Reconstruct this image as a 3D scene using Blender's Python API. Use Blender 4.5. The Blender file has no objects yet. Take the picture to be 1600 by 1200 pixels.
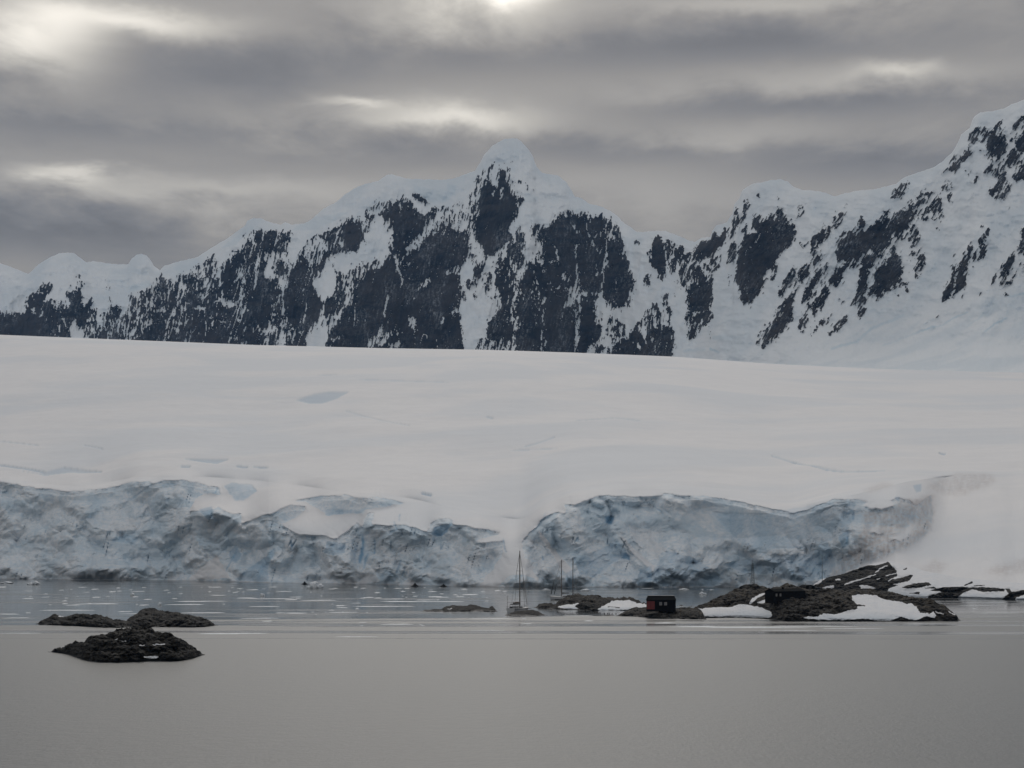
import bpy, math, random
import numpy as np
from mathutils import Vector
R = math.radians
C = bpy.context.scene
COL = C.collection
random.seed(7)

# ------------------------------------------------------------------ camera
F = 2986.0          # focal length in pixels of the 1600 px wide photograph
HX, HY = 800.0, 866.0   # column of the view axis, row of the sea horizon
CZ = 20.0           # eye height above the water (ship's deck), metres
cam_d = bpy.data.cameras.new('camera')
cam = bpy.data.objects.new('camera', cam_d); COL.objects.link(cam)
cam.location = (0, 0, CZ); cam.rotation_euler = (R(90), 0, 0)
cam_d.sensor_width = 36.0; cam_d.lens = 36.0 * F / 1600.0
cam_d.shift_y = (HY - 600.0) / 1600.0
cam_d.clip_start = 1.0; cam_d.clip_end = 60000.0
C.camera = cam
C.view_settings.view_transform = 'Standard'; C.view_settings.look = 'None'
C.view_settings.exposure = 0.06; C.view_settings.gamma = 1.0
C.view_settings.use_curve_mapping = False
C.render.engine = 'CYCLES'
C.cycles.use_denoising = True
C.cycles.max_bounces = 5; C.cycles.volume_bounces = 0; C.cycles.diffuse_bounces = 3
C.cycles.transparent_max_bounces = 6

# ------------------------------------------------------------------ node helpers
class NT:
    def __init__(s, nt): s.nt = nt; s.l = nt.links; nt.nodes.clear()
    def n(s, t, **k):
        o = s.nt.nodes.new(t)
        for a, v in k.items(): setattr(o, a, v)
        return o
    def put(s, sock, v):
        if v is None: return
        if hasattr(v, 'is_output'): s.l.new(v, sock)
        else:
            if isinstance(v, (tuple, list)) and len(v) == 3 and sock.type == 'RGBA': v = (*v, 1)
            sock.default_value = v
    def m(s, op, a, b=None, c=None, clamp=False):
        o = s.n('ShaderNodeMath', operation=op, use_clamp=clamp)
        for i, v in enumerate((a, b, c)): s.put(o.inputs[i], v)
        return o.outputs[0]
    def vm(s, op, a, b=None):
        o = s.n('ShaderNodeVectorMath', operation=op)
        s.put(o.inputs[0], a); s.put(o.inputs[1], b)
        return o.outputs[0]
    def mix(s, f, a, b):
        o = s.n('ShaderNodeMix', data_type='RGBA')
        s.put(o.inputs[0], f); s.put(o.inputs[6], a); s.put(o.inputs[7], b)
        return o.outputs[2]
    def ss(s, v, lo, hi, a=0.0, b=1.0):
        o = s.n('ShaderNodeMapRange', interpolation_type='SMOOTHSTEP')
        s.put(o.inputs[0], v); s.put(o.inputs[1], lo); s.put(o.inputs[2], hi); s.put(o.inputs[3], a); s.put(o.inputs[4], b)
        return o.outputs[0]
    def noise(s, vec, scale, detail=4, rough=0.55, dist=0.0):
        o = s.n('ShaderNodeTexNoise')
        s.put(o.inputs['Vector'], vec); s.put(o.inputs['Scale'], scale); s.put(o.inputs['Detail'], detail)
        s.put(o.inputs['Roughness'], rough); s.put(o.inputs['Distortion'], dist)
        return o.outputs[0]
    def xyz(s, v):
        o = s.n('ShaderNodeSeparateXYZ'); s.put(o.inputs[0], v); return o.outputs
    def comb(s, x, y, z):
        o = s.n('ShaderNodeCombineXYZ')
        for i, v in enumerate((x, y, z)): s.put(o.inputs[i], v)
        return o.outputs[0]
    def bump(s, h, strength=0.5, dist=1.0, normal=None):
        o = s.n('ShaderNodeBump'); s.put(o.inputs['Height'], h); s.put(o.inputs['Strength'], strength); s.put(o.inputs['Distance'], dist)
        if normal is not None: s.put(o.inputs['Normal'], normal)
        return o.outputs[0]
    def bsdf(s, color, rough=0.8, normal=None, **k):
        o = s.n('ShaderNodeBsdfPrincipled'); s.put(o.inputs['Base Color'], color); s.put(o.inputs['Roughness'], rough)
        if normal is not None: s.put(o.inputs['Normal'], normal)
        for a, v in k.items(): s.put(o.inputs[a.replace('_', ' ')], v)
        return o.outputs[0]
    def out(s, sh, kind='ShaderNodeOutputMaterial', sock='Surface'):
        o = s.n(kind); s.l.new(sh, o.inputs[sock])

# ------------------------------------------------------------------ sky (overcast, bright breaks ahead)
SUN_EL, SUN_AZ = 34.0, -1.0      # behind the clouds, above and beyond the central peak
w = bpy.data.worlds.new('World'); C.world = w; w.use_nodes = True
t = NT(w.node_tree)
d = t.vm('NORMALIZE', t.n('ShaderNodeTexCoord').outputs['Generated'])
dx, dy, dz = t.xyz(d)[0], t.xyz(d)[1], t.xyz(d)[2]
az = t.m('MULTIPLY', t.m('ARCTAN2', dx, dy), 57.29578)
el = t.m('MULTIPLY', t.m('ARCSINE', dz), 57.29578)
zz = t.m('ADD', t.m('MAXIMUM', dz, 0.0), 0.07)
pl = t.comb(t.m('DIVIDE', dx, zz), t.m('DIVIDE', dy, zz), 0.0)
n_big = t.noise(t.vm('MULTIPLY', pl, (0.42, 0.6, 1)), 1.0, 3, 0.5, 0.6)
n_mid = t.noise(t.vm('MULTIPLY', pl, (1.5, 1.5, 1)), 1.0, 4, 0.55, 0.35)
n_fin = t.noise(t.vm('MULTIPLY', pl, (5.5, 3.2, 1)), 1.0, 5, 0.62, 0.25)
warp = t.m('SUBTRACT', n_mid, 0.5)
warp2 = t.m('SUBTRACT', n_fin, 0.5)
azw = t.m('ADD', az, t.m('ADD', t.m('MULTIPLY', warp, 5.0), t.m('MULTIPLY', warp2, 2.5)))
elw = t.m('ADD', el, t.m('ADD', t.m('MULTIPLY', warp2, 1.3), t.m('MULTIPLY', warp, 1.0)))
def spot(px, py, wx, wy, tilt=0.0):
    a0 = math.degrees(math.atan((px - HX) / F)); e0 = math.degrees(math.atan((HY - py) / math.hypot(F, px - HX)))
    wa, we = wx / F * 57.3, wy / F * 57.3
    da = t.m('SUBTRACT', azw, a0)
    a = t.m('DIVIDE', da, wa)
    b = t.m('DIVIDE', t.m('ADD', t.m('SUBTRACT', elw, e0), t.m('MULTIPLY', da, tilt)), we)
    r2 = t.m('ADD', t.m('MULTIPLY', a, a), t.m('MULTIPLY', b, b))
    return t.m('EXPONENT', t.m('MULTIPLY', r2, -1.0))
def addspots(L):
    acc = None
    for amp, args in L:
        v = t.m('MULTIPLY', spot(*args), amp)
        acc = v if acc is None else t.m('ADD', acc, v)
    return acc
bright = addspots([
    (1.10, (752, -6, 66, 20)), (0.34, (740, 20, 150, 38)), (0.62, (40, 58, 75, 42)), (0.48, (200, 34, 150, 22)),
    (0.26, (120, 22, 230, 34)), (0.40, (690, 188, 120, 20)), (0.34, (560, 158, 50, 10)), (0.20, (690, 180, 190, 40)),
    (0.40, (120, 266, 80, 12)), (0.16, (260, 290, 330, 18)), (0.28, (1395, 112, 52, 14)), (0.14, (1300, 125, 270, 22)),
    (0.20, (1180, 6, 240, 16)), (0.12, (1150, 215, 170, 18)), (0.10, (380, 320, 220, 30)), (0.10, (900, 300, 300, 40)), (0.12, (60,100,100,40))])
dark = addspots([
    (0.10, (380, 110, 260, 62)), (0.10, (860, 75, 380, 32)), (0.07, (1300, 60, 260, 30)), (0.09, (200, 205, 300, 20)),
    (0.09, (930, 235, 200, 20)), (0.08, (1250, 168, 260, 16)), (0.17, (60, 345, 260, 55)), (0.11, (1350, 250, 240, 36)), (0.06, (500,240,150,20))])
# brightness field in linear light
base = t.m('ADD', 0.272, t.m('MULTIPLY', t.m('SUBTRACT', n_big, 0.5), 0.10))
base = t.m('ADD', base, t.m('MULTIPLY', warp, 0.20))
base = t.m('ADD', base, t.m('MULTIPLY', warp2, 0.17))
base = t.m('ADD', t.m('SUBTRACT', base, t.m('MULTIPLY', dark, 0.72)), t.m('MULTIPLY', bright, 0.9))
# overhead and around, higher than this picture reaches, the overcast is brighter
upper = t.ss(el, 30.0, 65.0, 0.0, 0.02)
ga = t.m('DIVIDE', az, 30.0); ge = t.m('DIVIDE', t.m('SUBTRACT', el, 29.0), 12.0)
glow = t.m('MULTIPLY', t.m('EXPONENT', t.m('MULTIPLY', t.m('ADD', t.m('MULTIPLY', ga, ga), t.m('MULTIPLY', ge, ge)), -1.0)), 1.35)
glow = t.m('MULTIPLY', glow, t.ss(el, 16.0, 22.0))
back = t.ss(dy, 0.35, -0.55, 0.0, 0.25)
base = t.m('MAXIMUM', t.m('ADD', t.m('ADD', base, upper), t.m('ADD', glow, back)), 0.09)
br = t.ss(base, 0.22, 0.55)
cool = t.mix(t.ss(base, 0.16, 0.30), (1.01, 0.985, 0.995), (1.07, 1.0, 0.93))
tint = t.mix(br, cool, (1.065, 1.0, 0.89))
tint = t.mix(t.m('MAXIMUM', t.ss(el, 17.0, 24.0), t.ss(dy, 0.5, 0.0)), tint, (1.02, 1.0, 0.985))
cloud = t.n('ShaderNodeVectorMath', operation='SCALE'); t.put(cloud.inputs[0], tint); t.put(cloud.inputs['Scale'], base)
sky = t.n('ShaderNodeTexSky', sky_type='NISHITA'); sky.sun_disc = False
sky.sun_elevation = R(SUN_EL); sky.sun_rotation = R(SUN_AZ); sky.altitude = 10
skys = t.n('ShaderNodeVectorMath', operation='SCALE'); t.put(skys.inputs[0], sky.outputs[0]); t.put(skys.inputs['Scale'], 0.05)
bg = t.n('ShaderNodeBackground'); t.put(bg.inputs[0], t.mix(0.93, skys.outputs[0], cloud.outputs[0])); bg.inputs[1].default_value = 1.0
t.out(bg.outputs[0], 'ShaderNodeOutputWorld')

sd = bpy.data.lights.new('sun', 'SUN'); sd.energy = 0.55; sd.angle = R(30); sd.color = (1.0, 0.94, 0.86)
so = bpy.data.objects.new('sun', sd); COL.objects.link(so)
sv = Vector((math.sin(R(SUN_AZ)) * math.cos(R(SUN_EL)), math.cos(R(SUN_AZ)) * math.cos(R(SUN_EL)), math.sin(R(SUN_EL))))
so.rotation_euler = sv.to_track_quat('Z', 'Y').to_euler(); so.location = (0, 0, 2500)

# ------------------------------------------------------------------ noise and painting helpers (numpy)
_rng = np.random.RandomState(3)
_P = _rng.permutation(1024).astype(np.int32)
_A = (_rng.rand(1024) * 2 * np.pi).astype(np.float32)
_GX, _GY = np.cos(_A), np.sin(_A)
def perlin(x, y, seed=0):
    x = np.asarray(x, np.float32); y = np.asarray(y, np.float32)
    x, y = np.broadcast_arrays(x, y)
    xi = np.floor(x).astype(np.int32); yi = np.floor(y).astype(np.int32)
    xf = x - xi; yf = y - yi
    u = xf * xf * xf * (xf * (xf * 6 - 15) + 10); v = yf * yf * yf * (yf * (yf * 6 - 15) + 10)
    def g(ix, iy, fx, fy):
        h = _P[(_P[(ix + seed * 57) & 1023] + iy + seed * 131) & 1023]
        return _GX[h] * fx + _GY[h] * fy
    a = g(xi, yi, xf, yf); b = g(xi + 1, yi, xf - 1, yf)
    c = g(xi, yi + 1, xf, yf - 1); e = g(xi + 1, yi + 1, xf - 1, yf - 1)
    return (a + u * (b - a) + v * ((c + u * (e - c)) - (a + u * (b - a)))) * 1.5
def fbm(x, y, octv=4, seed=0, gain=0.5, lac=2.03, ridged=False):
    s = 0; a = 1.0; tot = 0
    for i in range(octv):
        n = perlin(x * lac ** i, y * lac ** i, seed + i * 7)
        if ridged: n = 1 - 2 * np.abs(n)
        s = s + a * n; tot += a; a *= gain
    return s / tot
def facets(x, y, sx, sy, seed, tilt=0.9, cone=0.9):
    """upper envelope of randomly tilted planes, one per jittered cell: angular broken blocks"""
    u = np.asarray(x, np.float32) / sx; v = np.asarray(y, np.float32) / sy
    ui = np.floor(u).astype(np.int32); vi = np.floor(v).astype(np.int32); best = None
    for a in (-2, -1, 0, 1, 2):
        for b in (-2, -1, 0, 1, 2):
            h = _P[(_P[(ui + a + seed * 57) & 1023] + vi + b + seed * 131) & 1023]
            r1 = _A[h] / 6.2832; r2 = _A[(h * 7 + 3) & 1023] / 6.2832; r3 = _A[(h * 13 + 5) & 1023] / 6.2832; r4 = _A[(h * 29 + 11) & 1023] / 6.2832; r5 = _A[(h * 37 + 17) & 1023] / 6.2832
            dx_ = u - (ui + a + r1); dy_ = v - (vi + b + r2)
            val = (r3 - .5) * 0.9 + (r4 - .5) * 2 * tilt * dx_ + (r5 - .5) * 2 * tilt * dy_ - cone * (dd := np.sqrt(dx_ * dx_ + dy_ * dy_)) - 3.0 * np.maximum(dd - 1.2, 0) ** 2
            best = val if best is None else np.maximum(best, val)
    return best
def blur(A, sx, sy=None):
    if sy is None: sy = sx
    for ax, s in ((0, sy), (1, sx)):
        if s <= 0: continue
        r = int(max(1, round(3 * s))); k = np.exp(-0.5 * (np.arange(-r, r + 1) / s) ** 2); k /= k.sum()
        pad = [(0, 0), (0, 0)]; pad[ax] = (r, r)
        B = np.pad(A, pad, mode='edge'); out = np.zeros_like(A)
        n = A.shape[ax]
        for i, kk in enumerate(k):
            out += kk * (B[i:i + n, :] if ax == 0 else B[:, i:i + n])
        A = out
    return A
class Canvas:
    """a map of painted values over photograph rows and columns (what the surface there is made of)"""
    def __init__(s, x0, y0, x1, y1, ppu=1.0, val=-1.0):
        s.x0, s.y0, s.k = x0, y0, ppu
        s.A = np.full((int((y1 - y0) * ppu) + 1, int((x1 - x0) * ppu) + 1), val, np.float32)
    def poly(s, pts, v, o=(0, 0), sc=1.0):
        P = [((o[0] + x / sc - s.x0) * s.k, (o[1] + y / sc - s.y0) * s.k) for x, y in pts]
        xs = [p[0] for p in P]; ys = [p[1] for p in P]
        h, wd = s.A.shape
        a, b = max(0, int(min(xs)) - 1), min(wd, int(max(xs)) + 2); c, e = max(0, int(min(ys)) - 1), min(h, int(max(ys)) + 2)
        if a >= b or c >= e: return
        X, Y = np.meshgrid(np.arange(a, b), np.arange(c, e)); X = X.astype(np.float32); Y = Y + 0.01
        ins = np.zeros(X.shape, bool); n = len(P)
        for i in range(n):
            (x1, y1), (x2, y2) = P[i], P[(i + 1) % n]
            if y1 == y2: continue
            ins ^= ((y1 > Y) != (y2 > Y)) & (X < (x2 - x1) * (Y - y1) / (y2 - y1) + x1)
        s.A[c:e, a:b][ins] = v
    def line(s, pts, wdt, v, o=(0, 0), sc=1.0):
        P = [((o[0] + x / sc - s.x0) * s.k, (o[1] + y / sc - s.y0) * s.k) for x, y in pts]
        r = max(wdt * s.k / 2, 0.75)
        h, wd = s.A.shape
        for (x1, y1), (x2, y2) in zip(P[:-1], P[1:]):
            a, b = max(0, int(min(x1, x2) - r) - 1), min(wd, int(max(x1, x2) + r) + 2)
            c, e = max(0, int(min(y1, y2) - r) - 1), min(h, int(max(y1, y2) + r) + 2)
            if a >= b or c >= e: continue
            X, Y = np.meshgrid(np.arange(a, b), np.arange(c, e))
            L = max((x2 - x1) ** 2 + (y2 - y1) ** 2, 1e-6)
            tt = np.clip(((X - x1) * (x2 - x1) + (Y - y1) * (y2 - y1)) / L, 0, 1)
            dd = np.hypot(X - x1 - tt * (x2 - x1), Y - y1 - tt * (y2 - y1))
            s.A[c:e, a:b][dd <= r] = v
    def run(s, tiles):
        for o, sc, items in tiles:
            for it in items:
                if it[0] == 'L': s.line(it[3], it[2], it[1], o, sc)
                else: s.poly(it[1], it[0], o, sc)
    def get(s, x, y, A=None):
        A = s.A if A is None else A
        h, wd = A.shape
        X = np.clip((x - s.x0) * s.k, 0, wd - 1.001); Y = np.clip((y - s.y0) * s.k, 0, h - 1.001)
        xi = X.astype(np.int32); yi = Y.astype(np.int32); fx = X - xi; fy = Y - yi
        return (A[yi, xi] * (1 - fx) + A[yi, xi + 1] * fx) * (1 - fy) + (A[yi + 1, xi] * (1 - fx) + A[yi + 1, xi + 1] * fx) * fy
def curve(pts):
    xs = [p[0] for p in pts]; ys = [p[1] for p in pts]
    return lambda x: np.interp(x, xs, ys)
def smooth1(a, s):
    r = int(3 * s) + 1; k = np.exp(-0.5 * (np.arange(-r, r + 1) / s) ** 2); k /= k.sum()
    return np.convolve(np.pad(a, r, mode='edge'), k, mode='valid')

def grid_mesh(name, X, Y, Z, mask=None, mat=None, parent=None, smooth=True):
    """one mesh from a grid of points; mask = (rows, cols, 3) stored as the colour attribute 'mask'"""
    r, c = X.shape
    co = np.stack([X, Y, Z], -1).reshape(-1, 3).astype(np.float32)
    i = np.arange(r * c, dtype=np.int32).reshape(r, c)
    q = np.stack([i[:-1, :-1], i[:-1, 1:], i[1:, 1:], i[1:, :-1]], -1).reshape(-1, 4)
    me = bpy.data.meshes.new(name)
    me.vertices.add(len(co)); me.vertices.foreach_set('co', co.ravel())
    me.loops.add(q.size); me.loops.foreach_set('vertex_index', q.ravel())
    me.polygons.add(len(q)); me.polygons.foreach_set('loop_start', np.arange(0, q.size, 4, dtype=np.int32))
    me.polygons.foreach_set('loop_total', np.full(len(q), 4, np.int32))
    if smooth: me.polygons.foreach_set('use_smooth', np.ones(len(q), bool))
    me.update(calc_edges=True)
    if mask is not None:
        at = me.color_attributes.new('mask', 'FLOAT_COLOR', 'POINT')
        m4 = np.ones((r * c, 4), np.float32); m4[:, :3] = mask.reshape(-1, 3)
        at.data.foreach_set('color', m4.ravel())
    if mat: me.materials.append(mat)
    o = bpy.data.objects.new(name, me); COL.objects.link(o)
    if parent: o.parent = parent
    return o
def tag(o, label=None, cat=None, group=None, kind=None):
    for k, v in (('label', label), ('category', cat), ('group', group), ('kind', kind)):
        if v: o[k] = v
    return o
def wp(px, py, Y):
    return Vector(((px - HX) / F * Y, Y, CZ - (py - HY) / F * Y))
def wy(py): return CZ * F / (py - HY)       # distance of a point of the water surface

# ------------------------------------------------------------------ materials
def new_mat(name):
    m = bpy.data.materials.new(name); m.use_nodes = True
    return m, NT(m.node_tree)
def pos(t): return t.n('ShaderNodeNewGeometry').outputs['Position']
def attr(t):
    a = t.n('ShaderNodeAttribute', attribute_name='mask'); return t.xyz(a.outputs['Color'])

def mat_mountain():
    m, t = new_mat('snow_and_rock')
    p = pos(t); a = attr(t)
    pn = t.noise(p, 0.045, 5, 0.62)
    pf = t.noise(p, 0.22, 3, 0.6)
    k = t.m('ADD', a[0], t.m('ADD', t.m('MULTIPLY', t.m('SUBTRACT', pn, 0.5), 0.5), t.m('MULTIPLY', t.m('SUBTRACT', pf, 0.5), 0.45)))
    rock = t.ss(k, 0.44, 0.60)
    strata = t.noise(t.vm('MULTIPLY', p, (0.012, 0.012, 0.05)), 1.0, 5, 0.65, 0.8)
    rc = t.mix(t.ss(strata, 0.35, 0.68), (0.010, 0.011, 0.014), (0.040, 0.037, 0.037))
    rc = t.mix(t.m('MULTIPLY', t.ss(pf, 0.55, 0.75), 0.35), rc, (0.075, 0.075, 0.08))
    sn = t.mix(t.ss(a[1], 0.0, 1.0), (0.79, 0.83, 0.86), (0.40, 0.58, 0.70))
    sn = t.mix(t.m('MULTIPLY', t.ss(t.noise(p, 0.007, 4, 0.5), 0.42, 0.62), 0.6), sn, (0.645, 0.72, 0.78))  # bluish shade of snow hollows, painted as noise patches
    pn2 = t.noise(p, 0.006, 4, 0.6)
    rc = t.mix(t.m('MULTIPLY', t.ss(pn2, 0.45, 0.62), 0.5), rc, (0.062, 0.056, 0.054))
    rc = t.mix(t.m('MULTIPLY', a[2], t.ss(pf, 0.30, 0.62, 0.25, 0.75)), rc, (0.40, 0.45, 0.50))
    col = t.mix(rock, sn, rc)
    h = t.m('ADD', t.m('MULTIPLY', pn, 9.0), t.m('MULTIPLY', pf, 2.5))
    nb = t.bump(h, t.m('ADD', 0.10, t.m('MULTIPLY', rock, 0.7)), 1.0)
    t.out(t.bsdf(col, 0.85, nb, Specular_IOR_Level=0.15)); return m
def mat_glacier():
    m, t = new_mat('glacier_snow_and_ice')
    p = pos(t); a = attr(t)
    n1 = t.noise(p, 0.05, 6, 0.6); n2 = t.noise(t.vm('MULTIPLY', p, (0.30, 0.30, 0.6)), 1.0, 5, 0.62, 0.4)
    steep = t.ss(a[0], 0.1, 0.9)
    nL = t.noise(t.vm('MULTIPLY', p, (0.0042, 0.0055, 0.0)), 1.0, 4, 0.5, 0.5)
    snow = t.mix(t.ss(n1, 0.3, 0.7), (0.80, 0.795, 0.80), (0.765, 0.765, 0.775))
    snow = t.mix(t.m('MULTIPLY', t.ss(nL, 0.42, 0.62), 0.6), snow, (0.66, 0.70, 0.745))  # bluish shading of the broad undulations, painted into the snow colour
    ice = t.mix(t.ss(n2, 0.33, 0.68), (0.64, 0.72, 0.785), (0.82, 0.84, 0.86))
    col = t.mix(steep, snow, ice)
    n3 = t.noise(t.vm('MULTIPLY', p, (0.022, 0.022, 0.045)), 1.0, 5, 0.6, 1.2)
    ice = t.mix(t.m('MULTIPLY', t.ss(n3, 0.42, 0.62), 0.60), ice, (0.47, 0.60, 0.70))
    col = t.mix(steep, snow, ice)
    bl = t.m('ADD', a[1], t.m('MULTIPLY', t.m('MULTIPLY', t.ss(n2, 0.45, 0.30), 0.14), steep), clamp=True)
    col = t.mix(t.m('MULTIPLY', bl, 0.85), col, (0.17, 0.36, 0.54))
    dirt_and_cave_dark = t.m('MULTIPLY', a[2], t.ss(n2, 0.30, 0.55, 0.25, 0.85))
    col = t.mix(dirt_and_cave_dark, col, (0.37, 0.31, 0.285))
    h = t.m('ADD', t.m('MULTIPLY', n2, 2.2), t.m('MULTIPLY', n1, 2.0))
    nb = t.bump(h, t.m('ADD', 0.04, t.m('MULTIPLY', steep, 0.16)), 1.0)
    t.out(t.bsdf(col, 0.75, nb, Specular_IOR_Level=0.2)); return m
def mat_island():
    m, t = new_mat('shore_rock_and_snow')
    p = pos(t); a = attr(t)
    n1 = t.noise(p, 0.35, 6, 0.65, 0.4); n2 = t.noise(t.vm('MULTIPLY', p, (1.6, 1.6, 3.4)), 1.0, 5, 0.65)
    rc = t.mix(t.ss(n2, 0.36, 0.66), (0.008, 0.008, 0.008), (0.046, 0.043, 0.038))
    rc = t.mix(t.ss(n1, 0.50, 0.72), rc, (0.085, 0.082, 0.077))
    vq = t.vm('ADD', p, t.vm('MULTIPLY', t.comb(n1, n2, n1), (1.5, 1.5, 0.8)))
    v1 = t.n('ShaderNodeTexVoronoi'); t.put(v1.inputs['Vector'], t.vm('MULTIPLY', vq, (0.55, 0.4, 1.5))); v1.inputs['Scale'].default_value = 1.0
    v2 = t.n('ShaderNodeTexVoronoi'); t.put(v2.inputs['Vector'], t.vm('MULTIPLY', vq, (1.7, 1.2, 4.2))); v2.inputs['Scale'].default_value = 1.0
    blk = t.m('ADD', t.m('MULTIPLY', t.xyz(v1.outputs['Color'])[0], 0.6), t.m('MULTIPLY', t.xyz(v2.outputs['Color'])[0], 0.4))
    rc = t.mix(t.ss(blk, 0.35, 0.15), rc, (0.004, 0.004, 0.004)); rc = t.mix(t.m('MULTIPLY', t.ss(blk, 0.62, 0.85), 0.6), rc, (0.10, 0.096, 0.088))
    rc = t.mix(t.m('MULTIPLY', a[1], t.ss(blk, 0.2, 0.6)), rc, (0.15, 0.125, 0.095))
    z = t.xyz(p)[2]
    wet = t.ss(t.m('ADD', z, t.m('MULTIPLY', n1, 0.6)), 0.35, 0.9)
    rc = t.mix(wet, (0.012, 0.012, 0.012), rc)
    k = t.m('ADD', a[0], t.m('MULTIPLY', t.m('SUBTRACT', n2, 0.5), 0.35))
    rock = t.ss(k, 0.44, 0.56)
    sn = t.mix(t.ss(n1, 0.35, 0.65), (0.79, 0.795, 0.81), (0.73, 0.75, 0.78))
    sn = t.mix(a[2], sn, (0.52, 0.62, 0.70))
    h = t.m('ADD', t.m('ADD', t.m('MULTIPLY', n2, 0.5), t.m('MULTIPLY', n1, 0.9)), t.m('MULTIPLY', t.m('MULTIPLY', blk, rock), 0.9))
    nb = t.bump(h, t.m('ADD', 0.12, t.m('MULTIPLY', rock, 0.8)), 1.0)
    t.out(t.bsdf(t.mix(rock, sn, rc), t.m('SUBTRACT', 0.85, t.m('MULTIPLY', t.m('SUBTRACT', 1.0, wet), 0.35)), nb, Specular_IOR_Level=0.12)); return m
def mat_water():
    m, t = new_mat('sea_water')
    p = pos(t); x, y = t.xyz(p)[0], t.xyz(p)[1]
    # lanes of wind ripple between calm water: calm beyond about 520 m, with streaks
    lane = t.noise(t.comb(t.m('MULTIPLY', x, 0.0032), t.m('MULTIPLY', y, 0.017), 0.0), 1.0, 3, 0.5, 0.3)
    lane2 = t.noise(t.comb(t.m('MULTIPLY', x, 0.009), t.m('MULTIPLY', y, 0.045), 3.0), 1.0, 4, 0.6, 0.2)
    thr = t.m('ADD', 512.0, t.m('MULTIPLY', t.ss(x, -135.0, -20.0), 78.0))
    nz = t.m('ADD', t.m('MULTIPLY', t.m('SUBTRACT', lane, 0.5), 260.0), t.m('MULTIPLY', t.m('SUBTRACT', lane2, 0.5), 240.0))
    edge = t.m('ADD', t.m('SUBTRACT', y, thr), nz)
    calm = t.ss(edge, 0.0, 45.0)
    calm = t.m('MULTIPLY', calm, t.ss(lane2, 0.38, 0.50, 0.60, 1.0))
    def band(y0, wd, amp, k):
        q = t.m('DIVIDE', t.m('SUBTRACT', t.m('ADD', y, t.m('MULTIPLY', nz, k)), y0), wd)
        return t.m('MULTIPLY', t.m('EXPONENT', t.m('MULTIPLY', t.m('MULTIPLY', q, q), -1.0)), amp)
    calm = t.m('MAXIMUM', calm, t.m('MAXIMUM', band(488.0, 8.0, 0.75, 0.10), band(545.0, 12.0, 0.8, 0.25)))
    calm = t.m('MAXIMUM', calm, t.m('MAXIMUM', band(455.0, 2.5, 0.35, 0.12), band(572.0, 6.0, 0.8, -0.2)))
    r1 = t.noise(t.vm('MULTIPLY', p, (2.4, 1.3, 1)), 1.0, 3, 0.6)
    r2 = t.noise(t.vm('MULTIPLY', p, (0.55, 0.35, 1)), 1.0, 3, 0.55)
    h = t.m('ADD', t.m('MULTIPLY', r1, 0.30), t.m('MULTIPLY', r2, 0.45))
    nb = t.bump(h, t.m('ADD', 0.015, t.m('MULTIPLY', t.m('SUBTRACT', 1.0, calm), 0.15)), 1.0)
    rough = t.m('ADD', 0.09, t.m('MULTIPLY', t.m('SUBTRACT', 1.0, calm), 0.24))
    t.out(t.bsdf((0.020, 0.026, 0.028), rough, nb, IOR=1.34, Specular_IOR_Level=0.55)); return m
def mat_plain(name, col, rough=0.6, var=0.25, scale=3.0, **k):
    m, t = new_mat(name); p = pos(t)
    n = t.noise(p, scale, 4, 0.6)
    c2 = tuple(min(1, c * (1 - var)) for c in col)
    t.out(t.bsdf(t.mix(t.ss(n, 0.35, 0.65), c2, col), rough, None, **k)); return m
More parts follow.
